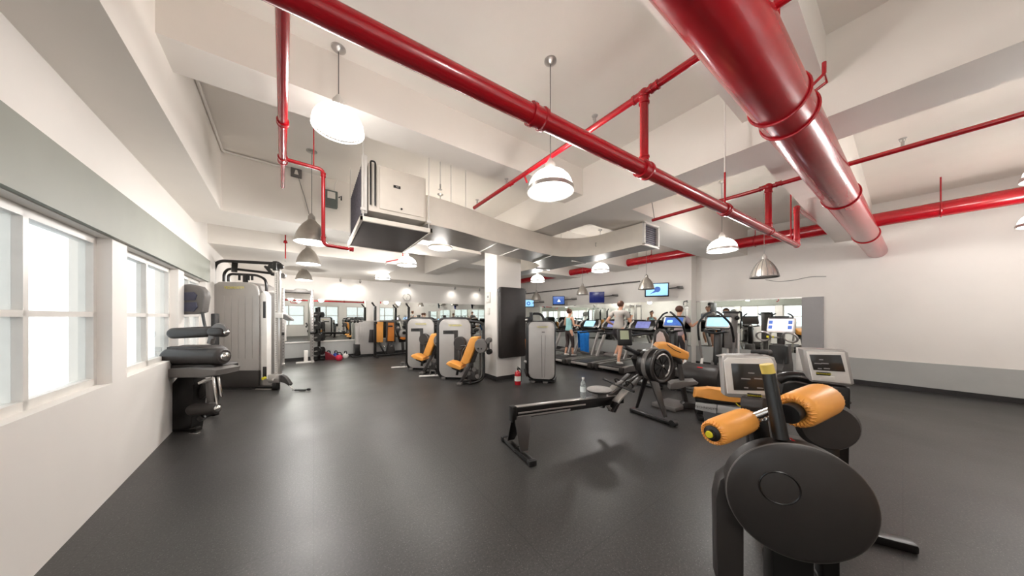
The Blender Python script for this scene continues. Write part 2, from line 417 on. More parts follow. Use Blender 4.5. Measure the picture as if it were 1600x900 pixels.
# ------------------------------------------------------------------ lamps
LIT = []
def point(p, w, r=.14, name='lamp_light', parent=None):
    l = bpy.data.lights.new(name, 'POINT'); l.energy = w; l.shadow_soft_size = r; l.color = (1, .97, .94)
    o = bpy.data.objects.new(name, l); COL.objects.link(o)
    if parent: o.parent = parent
    o.location = p; return o
def glass_lamp(p, label, dia=.46, ceil=CEIL, bare=False, w=1.):
    """p = centre of the rim"""
    t = thing('pendant_lamp', label, 'pendant lamp', p, 0, 'lit glass dome pendants')
    r = dia / 2
    pr = [(r * math.cos(R(a)), r * .92 * math.sin(R(a)) + .02) for a in range(0, 86, 8)]
    g = MB().lathe(pr, n=40, cap=False)
    g.build('lamp_shade', 'ribglass' if bare else 'lampglass', t)
    ri = MB()
    for k in range(40):
        a = 2 * PI * k / 40
        ri.tube([(q * math.cos(a) * 1.005, q * math.sin(a) * 1.005, z) for q, z in pr[::2]], .0035, n=4)
    ri.build('glass_ribs', 'ribline' if bare else 'lampglass', t)
    if bare: MB().torus((0, 0, 0), r * 1.0, .007, (0, 0, 1), n=40).build('rim', 'ribline', t)
    else: MB().lathe([(r * .99, 0), (r * 1.06, -.005), (r * 1.07, .03), (r * 1.01, .045), (r * .99, .04)], n=40, cap=False).build('rim_band', 'silver', t)
    if bare: MB().lathe([(0, -.0), (.05, .02), (.06, .1), (.03, .17), (.03, r * .9)], n=20).build('bulb', 'lampinner', t)
    else: MB().lathe([(0, .012), (r * .97, .012), (r * .97, .004), (0, .0)], n=40).build('diffuser', 'lampdisc', t)
    top = pr[-1][1]
    MB().lathe([(.055, top - .01), (.05, top + .06), (.03, top + .09), (.012, top + .12)], n=20).build('socket_cap', 'whitemetal', t)
    MB().cyl((0, 0, top + .1), (0, 0, ceil - p[2]), .0045, n=8).build('cord', 'mid', t)
    MB().lathe([(.06, ceil - p[2]), (.06, ceil - p[2] - .012), (.02, ceil - p[2] - .04)], n=20).build('ceiling_canopy', 'silver', t)
    point((0, 0, -.07), LAMP_W * .62 * w, .16, parent=t)
    point((0, 0, r * .55), LAMP_W * (0 if bare else .45) * w, .05, parent=t)
    return t
def metal_lamp(p, label, dia=.44, ceil=CEIL, lit=True, cage=False, w=1.):
    t = thing('metal_pendant_lamp', label, 'pendant lamp', p, 0, 'spun metal pendants')
    r = dia / 2
    pr = [(r, 0), (r * .97, .04), (r * .88, .12), (r * .72, .2), (r * .5, .275), (r * .3, .32), (.05, .345)]
    if cage:
        MB().lathe(pr, n=36, cap=False).build('lamp_shade', 'brush', t)
        cg = MB()
        for k in range(14):
            a = 2 * PI * k / 14; cg.tube([(q * math.cos(a) * 1.02, q * math.sin(a) * 1.02, z) for q, z in pr], .006, n=5)
        cg.torus((0, 0, 0), r * 1.01, .012, (0, 0, 1)); cg.build('wire_ribs', 'mid', t)
    else:
        MB().lathe(pr, n=36, cap=False).build('lamp_shade', 'brush', t)
        MB().torus((0, 0, .002), r, .006, (0, 0, 1), n=36).build('rim', 'silver', t)
    MB().lathe([(0, .03), (r * .93, .03), (r * .93, .024), (0, .02)], n=32).build('diffuser', 'lampdisc' if lit else 'whitemetal', t)
    MB().lathe([(.05, .34), (.045, .4), (.02, .43), (.01, .45)], n=16).build('socket_cap', 'silver', t)
    MB().cyl((0, 0, .44), (0, 0, ceil - p[2]), .004, n=8).build('cord', 'mid', t)
    MB().lathe([(.07, ceil - p[2]), (.07, ceil - p[2] - .012), (.02, ceil - p[2] - .03)], n=20).build('ceiling_canopy', 'silver', t)
    if lit: point((0, 0, -.07), LAMP_W * w, .14, parent=t)
    return t
glass_lamp(at_d(529, 203, 2.62), 'biggest lit ribbed glass pendant, beside the red pipe and above the air unit', .42, bare=True, w=.45)
glass_lamp(at_d(860, 300, 2.75), 'lit glass dome pendant with steel band hanging under the main red pipe', .43)
glass_lamp(at_d(688, 388, 5.75), 'lit glass pendant just below the start of the air duct', w=.7)
glass_lamp(at_d(636, 415, 7.1), 'lit glass pendant between the drain pan of the air unit and the round clock', w=.6)
glass_lamp(at_d(598, 436, 9.4), 'smallest lit glass pendant, near the round clock', ceil=3.02, w=.6)
glass_lamp(at_d(840, 440, 9.9), 'small lit glass pendant beside the column under the air duct', .48)
glass_lamp(at_d(938, 424, 8.1), 'lit glass pendant in front of the red wall pipe above the navy television', .48)
glass_lamp(at_d(1128, 392, 5.2), 'lit glass pendant under the right end of the main red pipe', .46)
metal_lamp(at_d(487, 379, 4.25), 'biggest of three spun aluminium pendants over the cable machine')
metal_lamp(at_d(482, 412.5, 6.0), 'middle of three spun aluminium pendants over the cable machine')
metal_lamp(at_d(475, 437.5, 8.6), 'smallest of three spun aluminium pendants over the cable machine', ceil=3.02)
metal_lamp(at_d(838, 469, 12.2), 'tiny spun aluminium pendant near the television next to the column', lit=False)
metal_lamp(at_d(910, 460.5, 10.6), 'spun aluminium pendant beside the navy television', lit=False)
metal_lamp(at_d(1010, 452, 8.2), 'spun aluminium pendant overlapping the bright white and blue television', lit=False)
metal_lamp(at_d(1194, 433, 5.4), 'ribbed metal pendant hanging alone before the right wall', .42, lit=False, cage=True)
# fill pendants added behind the camera to raise the room's ambient brightness
glass_lamp(Vector((1.0, -1.2, 2.85)), 'added fill pendant behind the camera towards the left', .46)
glass_lamp(Vector((5.6, -.9, 2.85)), 'added fill pendant behind the camera towards the middle', .46)
glass_lamp(Vector((8.4, -1.2, 2.85)), 'added fill pendant behind the camera towards the right', .46)

# spots washing the back wall
for u, v, lb in ((530, 441, 'small track spot above the left end of the back mirror'), (560, 443, 'small track spot second from the left along the back wall'), (636, 454, 'small track spot right above the round clock'), (706, 455, 'small track spot between the round clock and the column'), (744, 458, 'small track spot nearest the column along the back wall')):
    x = back_x(u); loc = LW(x, YB - .35, 3.02)
    t = thing('track_spot', lb, 'spotlight', loc, R(4), 'track spots on the back soffit')
    MB().cyl((0, 0, 0), (0, 0, -.06), .02).build('mount', 'silver', t)
    MB().lathe([(.03, -.02), (.045, .06), (.02, .1)], (0, .02, -.13), (0, -.5, .86)).build('lamp_head', 'silver', t)
    l = bpy.data.lights.new('spot_light', 'SPOT'); l.energy = 8; l.spot_size = R(135); l.spot_blend = 1.; l.shadow_soft_size = .1; l.color = (1, .96, .9)
    o = bpy.data.objects.new('spot_light', l); COL.objects.link(o); o.parent = t; o.location = (0, .02, -.17); o.rotation_euler = (R(32), 0, 0)

# ------------------------------------------------------------------ red sprinkler pipes
def lray(u, v):        # the same ray in the left part's own axes
    return ML.inverted().to_3x3() @ ray(u, v)
def lat_y(u, v, y): r = lray(u, v); return Vector((0, 0, EYE)) + r * (y / r.y)
def lat_z(u, v, z): r = lray(u, v); return Vector((0, 0, EYE)) + r * ((z - EYE) / r.z)
def collar(mb, p, ax, r, w=.05):
    ax = Vector(ax).normalized(); p = Vector(p)
    return mb.lathe([(r * .9, -w), (r * 1.22, -w), (r * 1.25, -w * .6), (r * 1.1, -w * .5), (r * 1.1, w * .5), (r * 1.25, w * .6), (r * 1.22, w), (r * .9, w)], p, ax, n=18)
def head(t, p, up=True, name='sprinkler_head'):
    s = 1 if up else -1; p = Vector(p)
    m = MB().cyl(p, p + Vector((0, 0, .05 * s)), .012, n=8).cyl(p + Vector((0, 0, .05 * s)), p + Vector((0, 0, .075 * s)), .006, n=6)
    m.lathe([(0, 0), (.026, 0), (.028, .004 * s), (0, .006 * s)], p + Vector((0, 0, .075 * s)), n=12)
    m.torus(p + Vector((0, 0, .06 * s)), .018, .003, (1, 0, 0), n=10, m=5)
    return m.build(name, 'silver', t)
t = thing('sprinkler_pipe', 'long glossy red sprinkler pipe with risers crossing under the ceiling', 'pipe')
ZM, ZB = 2.67, 3.25
pa, pb = at_z(850, 188, ZM), at_z(1245, 383, ZM)
dr = (pb - pa).normalized(); ps = pa + dr * ((-1.02 - pa.x) / dr.x)
onmain = lambda x: pa + dr * ((x - pa.x) / dr.x)
x1, x2, x3 = 2.05, 4.84, pb.x
MB().cyl(ps, onmain(x2), .05, n=24).build('main_pipe', 'red', t)
MB().cyl(onmain(x2), pb, .038, n=20).build('main_pipe', 'red', t)
for x, r in ((1.02, .05), (x1, .054), (3.5, .05), (x2, .045)):
    collar(MB(), onmain(x), dr, r).build('coupling', 'red', t)
for x, r in ((x1, .031), (x2, .036), (x3, .034)):
    p = onmain(x); m = MB().cyl(p, (p.x, p.y, ZB), r, n=18); collar(m, (p.x, p.y, p.z + .07), (0, 0, 1), r, .03); collar(m, (p.x, p.y, ZB - .05), (0, 0, 1), r, .03)
    m.sph((p.x, p.y, ZB), r * 1.25).build('riser', 'red', t)
MB().sph(pb, .043).build('elbow', 'red', t)
p = onmain(x1)
br = MB().cyl((p.x - .01, 3.88, ZB), (p.x + .01, -2.6, ZB), .026, n=16); collar(br, (p.x, p.y + .05, ZB), (0, 1, 0), .028, .04); collar(br, (p.x, p.y - .08, ZB), (0, 1, 0), .028, .03); collar(br, (p.x, 2.9, ZB), (0, 1, 0), .024, .03)
br.build('branch_pipe', 'red', t)
for y in (1.6, 3.0, 3.8): head(t, (p.x, y, ZB + .02))
MB().cyl((p.x, 2.62, ZB - .02), (p.x + .04, 2.62, ZB - .09), .012, n=8).build('drain_plug', 'red', t)
p = onmain(x2)
br = MB().cyl((p.x + .02, 2.56, ZB), (p.x, -2.6, ZB), .026, n=16); collar(br, (p.x, p.y + .06, ZB), (0, 1, 0), .028, .03); collar(br, (p.x, p.y - .1, ZB), (0, 1, 0), .028, .03)
br.build('branch_pipe', 'red', t)
for y in (1.75, .0): head(t, (p.x, y, ZB + .02))
MB().cyl((p.x + .02, 2.52, ZB), (p.x - .15, 2.56, CEIL), .006, n=6).build('hanger_rod', 'mid', t)
p = onmain(x3)
MB().cyl((p.x, p.y, ZB), (9.2, p.y, 3.46), .026, n=16).build('branch_pipe', 'red', t)
for x in (3.5,):
    p = onmain(x); MB().cyl((p.x, p.y, p.z), (p.x, p.y, 3.06), .009, n=8).build('hanger_rod', 'red', t); MB().cyl((p.x, p.y, 3.05), (p.x, p.y, CEIL), .008, n=8).build('hanger_rod', 'wall', t); MB().torus(p, .058, .008, dr, n=20).build('hanger_ring', 'red', t)
p = onmain(5.75); MB().cyl((5.86, p.y, 2.72), (5.86, p.y, 3.5), .009, n=8).build('hanger_rod', 'red', t)
for u, v, z in ((1128, 291, 3.5), (1190, 331, 3.3)):
    pass
t = thing('sprinkler_pipe', 'red sprinkler pipe overhead at the left with an elbow dropping beside the switch box', 'pipe', (0, 0, 0), R(4))
tee = lat_z(438, 248, ZB); bend = lat_z(506, 262, ZB)
MB().cyl((.0, -2.2, ZB), (0, tee.y, ZB), .034, n=18).build('main_pipe', 'red', t)
MB().cyl((.0, tee.y, ZB), (0, 4.72, ZB), .022, n=14).build('main_pipe', 'red', t)
m = collar(MB(), (0, tee.y, ZB), (0, 1, 0), .036, .06); m.build('tee_fitting', 'red', t)
m = collar(MB(), (0, 3.15, ZB), (0, 1, 0), .036, .03); m.build('coupling', 'red', t)
dx, dy = bend.x, tee.y - .02
MB().tube([(0, dy, ZB), (dx, dy, ZB), (dx, dy, 2.385), (dx + .3, dy - .02, 2.37)], .02, n=12, fil=.05).build('drop_pipe', 'red', t)
for cp, ca in (((dx, dy, ZB - .06), (0, 0, 1)), ((dx, dy, 2.45), (0, 0, 1)), ((dx + .28, dy - .02, 2.37), (1, 0, 0))): collar(MB(), cp, ca, .022, .025).build('coupling', 'red', t)
MB().cyl((dx - .09, dy, ZB), (dx - .09, dy, CEIL), .006, n=8).build('hanger_rod', 'red', t)
t = thing('fire_main_pipe', 'very thick glossy dark red pipe in the upper right near the camera', 'pipe')
zc, rad = 3.02, .152
q = at_z(1230, 178, zc); yaw = -.02
pd = Vector((1, yaw, 0)).normalized()
on = lambda x: q + pd * ((x - q.x) / pd.x)
MB().cyl(on(-1.0), on(10.27), rad, n=48).build('main_pipe', 'red', t)
SA, SB = at_z(1210, 158, zc).x, at_z(1232, 180, zc).x
for x in (SA, SB, 5.2, 8.0):
    m = MB().torus(on(x), rad + .006, .009, pd, n=40); m.build('strap', 'red', t)
c = on(SB + .12); MB().tube([c + Vector((0, -.06, rad + .02)), c + Vector((.0, -.16, .25)), c + Vector((.12, -.16, .25)), c + Vector((.1, -.02, rad + .02))], .011, n=8).cyl(c + Vector((0, -.16, .25)), c + Vector((0, -.16, .33)), .012, n=8).build('bracket', 'red', t)
c = on(SA); MB().cyl(c + Vector((0, 0, rad)), (c.x, c.y, 3.63), .012, n=8).build('hanger_rod', 'red', t)
t = thing('wall_fire_pipe', 'thick red pipe running high along the television wall between the beams', 'pipe')
MB().cyl((9.25, 12.4, 3.5), (9.25, YF, 3.5), .135, n=32).build('main_pipe', 'red', t)
for y in (11.2, 7.6, 4.9, 2.2, -.4): MB().torus((9.25, y, 3.5), .14, .012, (0, 1, 0), n=28).build('hanger_ring', 'red', t); MB().cyl((9.25, y, 3.63), (9.25, y, CEIL), .01, n=8).build('hanger_rod', 'red', t)
for u, v, lb in ((446, 386, 'small red sprinkler drop with a head in the recess above the cable machine'),):
    p = lat_y(u, v, 7.7)
    t = thing('sprinkler_drop', lb, 'sprinkler', ML @ Vector((p.x, p.y, 0)), R(4))
    MB().cyl((0, 0, p.z - .25), (0, 0, CEIL), .012, n=10).build('drop_pipe', 'red', t)
    MB().lathe([(.012, 0), (.04, .01), (.03, .05), (.012, .07)], (0, 0, p.z + .08), n=12).build('escutcheon', 'red', t); head(t, (0, 0, p.z - .24), False)
p = lat_y(593, 412, 8.6); p2 = Vector((p.x + .38, 7.75, p.z + .06))
t = thing('sprinkler_drop', 'thin red sprinkler pipe slanting above the small glass pendants near the clock', 'sprinkler', (0, 0, 0), R(4))
MB().cyl(p2, (p.x, 7.95, p.z - .05), .014, n=10).build('drop_pipe', 'red', t); MB().cyl(p2, (p2.x, p2.y, CEIL), .012, n=8).build('hanger_rod', 'red', t); head(t, (p.x, 7.95, p.z - .05), False)

# ------------------------------------------------------------------ air unit and duct
t = thing('air_handler', 'cream ceiling hung air unit with dark drain pan underneath', 'air unit')
x0, x1, y0, y1, z0, z1 = .58, 1.33, 4.02, 5.42, 2.93, 3.56
MB().b2(x0, x1, y0, y1, z0, z1, bv=.01).build('cabinet', 'unit', t)
MB().b2(x0 + .13, x1 - .03, y0 - .018, y0, z0 + .05, z1 - .03, bv=.006).build('access_panel', 'unit', t)
m = MB().b2(.88, .97, y0 - .026, y0 - .017, 3.30, 3.335).build('label_plate', 'blackpl', t); text('AC', .03, 'paper', m, FRONT(.93, y0 - .028, 3.317))
MB().cyl((.985, y0 - .03, 3.03), (.985, y0 - .016, 3.03), .013, n=14).build('latch', 'black', t)
MB().tube([(.60, y0 - .03, 3.0), (.60, y0 - .03, 3.57), (.655, y0 - .03, 3.57), (.655, y0 - .03, 3.0)], .011, n=8, fil=.035).build('refrigerant_pipe', 'blackpl', t)
MB().b2(.50, .56, y0 - .03, y0 + .03, 2.88, 3.62, bv=.004).build('corner_post', 'whitemetal', t)
m = MB().b2(.515, .545, y0 + .05, 5.4, 2.86, 3.56)
for k in range(16): m.b2(.506, .516, y0 + .07 + k * .084, y0 + .085 + k * .084, 2.88, 3.54)
m.build('filter_grille', 'grille', t)
px0, px1, py0, py1 = .47, 1.39, 3.92, 5.5
m = MB()
for a in ((px0, px1, py0, py0 + .035), (px0, px1, py1 - .035, py1), (px0, px0 + .035, py0, py1), (px1 - .035, px1, py0, py1)): m.b2(*a, 2.755, 2.815, bv=.004)
m.build('pan_rim', 'unit', t)
MB().b2(px0 + .03, px1 - .03, py0 + .03, py1 - .03, 2.762, 2.79).build('drain_pan', 'pan', t)
for x, y in ((px0 + .04, py0 + .04), (px1 - .04, py0 + .04), (px0 + .04, py1 - .04), (px1 - .04, py1 - .04)):
    m = MB().cyl((x, y, 2.79), (x, y, CEIL), .007, n=8); m.b2(x - .03, x + .03, y - .012, y + .012, 2.9, 2.93); m.build('hanger_rod', 'whitemetal', t)
t = thing('air_duct', 'wide cream sheet metal duct curving from the air unit past the column', 'duct')
DZ0, DZ1 = 2.9, 3.315
fr = [(1.33, 4.0), (1.7, 4.03), (2.05, 4.1), (2.4, 4.2), (2.75, 4.28), (3.2, 4.36), (3.8, 4.44), (4.3, 4.47)]
for k in range(7): a = R(90 - 90 * k / 6); fr.append((4.3 + .72 * math.cos(a), 3.75 + .72 * math.sin(a)))
ri = [(5.02, 2.8), (5.53, 2.8), (5.53, 7.4), (5.02, 7.4), (5.02, 6.0)]
bk = [(4.85, 5.55), (4.5, 5.32), (4.1, 5.22), (3.2, 5.12), (2.4, 5.02), (1.9, 4.9), (1.33, 4.85)]
plan = fr + ri + bk
ex = T(0, 0, 0, 90)
flip = lambda L, z0, z1: MB().slab([(x, y) for x, y in L], -z1, -z0, mtx=Matrix.Rotation(R(90), 4, 'X') @ Matrix.Scale(1, 4))
m = MB(); a = [m.bm.verts.new((x, y, DZ0)) for x, y in plan]; b = [m.bm.verts.new((x, y, DZ1)) for x, y in plan]
n = len(plan); iend = len(fr)
m.bm.faces.new(b); m.bm.faces.new(a[::-1])
for k in range(n):
    if k == iend: continue
    m.bm.faces.new((a[k], a[(k + 1) % n], b[(k + 1) % n], b[k]))
m.build('duct_body', 'duct', t, ang=30)
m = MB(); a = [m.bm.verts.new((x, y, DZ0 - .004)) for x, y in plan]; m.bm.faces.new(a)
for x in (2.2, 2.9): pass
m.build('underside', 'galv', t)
for (xa, ya), (xb, yb) in (((2.72, 4.27), (2.8, 5.06)), ((3.3, 4.37), (3.32, 5.12)), ((4.25, 4.46), (4.4, 5.28)), ((5.02, 4.6), (5.53, 4.6)), ((5.02, 5.9), (5.53, 5.9))): MB().bar((xa, ya, DZ0 - .012), (xb, yb, DZ0 - .012), .035, .02).build('seam_flange', 'silver', t)
m = MB()
for a in ((5.0, 5.55, DZ0 - .02, DZ0 + .02), (5.0, 5.55, DZ1 - .02, DZ1 + .015), (5.0, 5.04, DZ0, DZ1), (5.51, 5.55, DZ0, DZ1)): m.b2(a[0], a[1], 2.78, 2.82, a[2], a[3])
m.build('end_flange', 'whitemetal', t)
m = MB().b2(5.04, 5.51, 2.84, 2.86, DZ0 + .02, DZ1 - .02)
for k in range(9): m.b2(5.04, 5.51, 2.815, 2.845, DZ0 + .045 + k * .04, DZ0 + .05 + k * .04)
m.build('end_grille', 'grille', t)
MB().tube([(5.0, 3.86, 3.08), (4.97, 3.86, 3.08), (4.97, 3.86, 3.15), (5.0, 3.86, 3.15)], .006, n=6).build('handle', 'silver', t)
for x, y in ((1.75, 4.1), (2.05, 4.2)):
    MB().cyl((x, y, DZ1), (x, y, CEIL), .006, n=8).build('hanger_rod', 'whitemetal', t)
for y in (3.3, 5.4): MB().cyl((5.5, y, DZ1), (5.5, y, CEIL), .006, n=8).build('hanger_rod', 'whitemetal', t)
p = at_y(688, 290, 3.85)
t = thing('sprinkler_drop', 'white pipe drop with a chrome sprinkler head between the air unit and the duct', 'sprinkler', (p.x, p.y, 0))
MB().cyl((0, 0, p.z), (0, 0, CEIL), .008, n=8).build('drop_pipe', 'whitemetal', t); head(t, (0, 0, p.z + .02), False)

# ------------------------------------------------------------------ conduits and boxes on the left beams
t = thing('conduit', 'white conduit running along the top of the left beams', 'conduit', (0, 0, 0), R(4))
MB().tube([(XL + .45, 3.75, CEIL - .03), (XL + .45, 6.02, CEIL - .03), (.02, 6.02, CEIL - .03)], .016, n=8, fil=.06).build('pipe_run', 'wall', t)
bx = lat_y(517, 312, 6.02)
t = thing('switch_box', 'grey electrical disconnect box with white label on the beam beside the air unit', 'switch box', ML @ Vector((bx.x, 6.05, bx.z)), R(4))
MB().box((0, -.05, 0), (.2, .1, .3), bv=.012).build('box_body', 'boxgrey', t)
MB().box((0, -.102, .06), (.12, .004, .12)).build('label_plate', 'paper', t)
MB().tube([(.12, -.06, .06), (.16, -.06, .1), (.16, -.06, .02)], .012, n=6).build('handle', 'black', t)
MB().tube([(-.05, -.05, .15), (-.06, -.04, .35), (-.18, -.02, .6)], .007, n=6, fil=.1).tube([(.05, -.05, .15), (.08, -.04, .4), (.3, -.05, .52), (.42, -.1, .4)], .009, n=6, fil=.15).build('flexible_conduit', 'wall', t)
bx = lat_y(463, 270, 6.02)
t = thing('junction_box', 'small square grey box with white emblem on the beam face beside the red pipe', 'junction box', ML @ Vector((bx.x, 6.05, bx.z)), R(4))
MB().box((0, -.025, 0), (.15, .05, .15), bv=.008).build('box_body', 'mid', t)
MB().slab([(-.03, -.035), (.03, -.035), (.012, .04), (-.012, .04)], -.056, -.05).build('emblem', 'paper', t)
MB().tube([(.03, -.01, -.07), (.12, -.01, -.4), (.2, -.01, -.75)], .004, n=5).build('wire', 'mid', t)

# ------------------------------------------------------------------ on the walls and the column
p = lat_y(635.5, 464.5, YB)
t = thing('wall_clock', 'round white wall clock with grey rim above the back mirror', 'clock', ML @ Vector((p.x, YB, p.z)), R(4))
MB().lathe([(0, 0), (.15, 0), (.165, -.02), (.165, -.05), (.15, -.055), (.145, -.04)], axis=(0, 1, 0), n=32, cap=False).build('rim', 'silver', t)
MB().lathe([(0, -.035), (.146, -.035), (.146, -.03), (0, -.03)], axis=(0, 1, 0), n=32).build('dial', 'paper', t)
MB().bar((0, -.04, 0), (.05, -.04, .07), .01, .004).bar((0, -.04, 0), (-.02, -.04, -.1), .008, .004).build('hands', 'black', t)
def tv(u, v, w, h, yaw, screen, label, extra=None):
    p = at_x(u, v, 9.3)
    t = thing('wall_television', label, 'television', p, R(yaw), 'televisions on the treadmill wall')
    # local -y is the screen's front
    tl = Matrix.Rotation(R(8), 4, 'X')
    MB().box((0, 0, 0), (w, .06, h), bv=.012).xf(tl).build('bezel', 'scrnavy' if screen == 'scrnavy' else 'blackpl', t)
    s = MB().box((0, -.032, .01), (w * .9, .006, h * .84), bv=.002).xf(tl).build('screen', screen, t)
    if extra == 'swoosh': MB().slab(circ(.02, .02, h * .2, 20), -.037, -.034).xf(tl).build('picture', 'scrblue', s); 
    if extra == 'swoosh': MB().slab([(-.3 * w, -.3 * h), (.05 * w, -.1 * h), (.1 * w, .0), (-.1 * w, -.05 * h)], -.0372, -.034).xf(tl).build('picture', 'scrblue', s)
    if extra == 'tri': MB().slab([(-.12 * w, -.14 * h), (.16 * w, -.14 * h), (.02 * w, .16 * h)], -.037, -.034).xf(tl).build('picture', 'scrwhite', s)
    if extra == 'ring': MB().torus((0, -.036, 0), h * .18, h * .06, (0, 1, 0)).xf(tl).build('picture', 'scrblue', s)
    wall = Vector((XR, p.y - .55, p.z + .05)); q = Matrix.Rotation(-R(yaw), 3, 'Z') @ (wall - p)
    k = Matrix.Rotation(-R(yaw), 3, 'Z') @ Vector((.3, -.5, .05))
    ar = MB().bar((0, .06, 0), k, .05, .04).bar(k, q, .05, .04).bar((0, .03, .0), (0, .08, 0), .2, .2)
    ar.bar((k.x, k.y, k.z + .04), (q.x, q.y, q.z + .06), .03, .02); ar.build('wall_arm', 'dark', t)
tv(1026, 453, .72, .46, -58, 'scrcyan', 'bright white and pale blue television, the largest, next to the wall jog', 'swoosh')
tv(932.5, 464.5, .58, .44, -50, 'scrnavy', 'plain navy blue television on a wall arm, without picture')
tv(873, 469.5, .56, .42, -50, 'scrblue', 'blue television with a small white emblem', 'tri')
tv(826, 474, .6, .42, -45, 'scrcyan', 'pale television with a blue ring, just right of the column', 'ring')
a, b = at_x(822, 460, XR - .02), at_x(1000, 438, XR - .02); zz = (a.z + b.z) / 2
t = thing('conduit', 'grey metal conduit running level above the televisions', 'conduit')
MB().cyl((XR - .03, a.y, zz), (XR - .03, b.y, zz), .028, n=10).build('pipe_run', 'mid', t)
m = MB()
for k in range(5): m.box((XR - .015, b.y + (a.y - b.y) * (k + .5) / 5, zz), (.03, .03, .07))
m.build('pipe_clip', 'mid', t)
t = thing('hanging_wire', 'thin pale wire sagging along the white right wall', 'wire')
w0, w1 = at_x(1196, 437, XR2 - .01), at_x(1291, 432, XR2 - .01)
MB().tube([w0 + Vector((0, 0, .0)), w0.lerp(w1, .2) - Vector((0, 0, .07)), w0.lerp(w1, .5) - Vector((0, 0, .06)), w0.lerp(w1, .75) + Vector((0, 0, .02)), w1], .006, n=6, fil=.3).build('wire_run', 'mid', t)
# the black pad on the column, notices, extinguisher
t = thing('wall_pad', 'tall black vinyl wall pad strapped to the front of the white column', 'pad')
pz0, pz1 = .55, 2.27
MB().b2(3.62, 4.40, CYA - .155, CYA - .02, pz0, pz1, bv=.045).build('pad_body', 'pad', t)
MB().b2(3.66, 4.36, CYA - .025, CYA, pz0 + .04, pz1 - .03).build('backing_board', 'black', t)
MB().b2(3.60, 3.625, CYA - .13, CYA - .04, pz1 - .12, pz1 - .05).b2(4.395, 4.42, CYA - .13, CYA - .04, pz1 - .12, pz1 - .05).build('strap', 'black', t)
q = at_x(763.5, 465, CXA)
t = thing('framed_notice', 'pale framed notice high on the side of the white column', 'notice', q)
MB().box((-.008, 0, 0), (.016, .19, .27), bv=.004).build('frame', 'paper', t); MB().box((-.018, 0, 0), (.004, .13, .2)).build('sheet', 'wall', t)
MB().box((-.0205, 0, .02), (.002, .07, .06)).box((-.0205, 0, -.05), (.002, .08, .012)).build('print', 'textgrey', t)
q = at_x(764, 487, CXA)
t = thing('wall_plate', 'small pale plate under the framed notice on the column', 'plate', q)
MB().box((-.008, 0, .04), (.016, .1, .1), bv=.004).build('plate', 'paper', t); MB().box((-.012, 0, -.05), (.024, .08, .05), bv=.004).build('holder', 'paper', t)
q = at_z(809, 601, 0)
t = thing('fire_extinguisher', 'small red fire extinguisher standing on the floor beside the column', 'fire extinguisher', q)
MB().lathe([(0, 0), (.066, 0), (.07, .012), (.07, .25), (.062, .285), (.03, .315), (.022, .33), (0, .33)], n=24).build('cylinder', 'red', t)
MB().lathe([(.0712, .09), (.0712, .2)], n=24, cap=False).build('label_band', 'paper', t)
MB().cyl((0, 0, .33), (0, 0, .36), .018).box((0, -.01, .365), (.03, .07, .015)).box((0, -.045, .39), (.022, .1, .012), Matrix.Rotation(R(14), 3, 'X')).build('valve_handle', 'black', t)
MB().tube([(.02, 0, .345), (.085, .0, .34), (.1, 0, .25), (.09, 0, .12)], .01, n=8, fil=.04).cyl((.09, 0, .14), (.088, 0, .06), .012, .016).build('hose', 'black', t)
MB().lathe([(.0, 0), (.015, 0), (.015, .008), (0, .008)], (0, -.022, .345), (0, -1, 0), n=12).build('gauge', 'silver', t)

# ------------------------------------------------------------------ strength machines
def foot(fr, x0, x1, y, h=.05, d=.07): return MB().b2(x0, x1, y - d / 2, y + d / 2, 0, h, bv=.012)
# cable machine with the tall silver cabinet
f = Fr(374, 606)
t = thing('cable_machine', 'tall silver cable machine with black arched top tubes by the left wall', 'exercise machine', f.o, f.rz)
o = f.out([(343, 604), (337, 560), (332, 500), (330.5, 455), (334, 444), (341, 440), (390, 441), (400, 446), (404, 456), (405, 520), (404, 602)])
MB().slab(o, 0, .5, bv=.03, seg=3).build('cabinet', 'shield', t)
lo = f.out([(344, 605), (340.5, 579), (404.5, 579), (404, 606)], -.015)
MB().slab(lo, -.02, .5, bv=.008).build('lower_cover', 'dark', t)
q = f.p(366, 449.5, -.006); lg = MB().box((q.x, -.004, q.z), (.3, .012, .075), bv=.004).build('badge', 'shield', t)
text('TECHNOGYM', .07, 'yellow', lg, FRONT(q.x, -.012, q.z), 'logo')
g = MB()
for k in range(5): a = f.p(350 + k * 11, 560, -.004); b = f.p(350 + k * 11, 462, -.004); g.bar(a, b, .006, .006)
tag(g.build('groove_lines', 'shield', t), kind='stuff')
MB().slab(f.out([(405, 604), (405.5, 455), (411, 458), (411, 604)], .02), .02, .44, bv=.01).build('side_panel', 'silver', t)
MB().slab(f.out([(408.5, 590), (408.5, 458), (412, 455), (417.5, 462), (417.5, 592)], -.05), -.06, .06, bv=.012).build('upright', 'whitemetal', t)
a = f.p(413, 484, -.065); MB().box((a.x, -.064, a.z), (.055, .01, .36), bv=.004).build('height_label', 'black', t)
a = f.p(413.5, 581, -.07); MB().box((a.x, -.07, a.z), (.07, .02, .22), bv=.004).build('height_label', 'black', t)
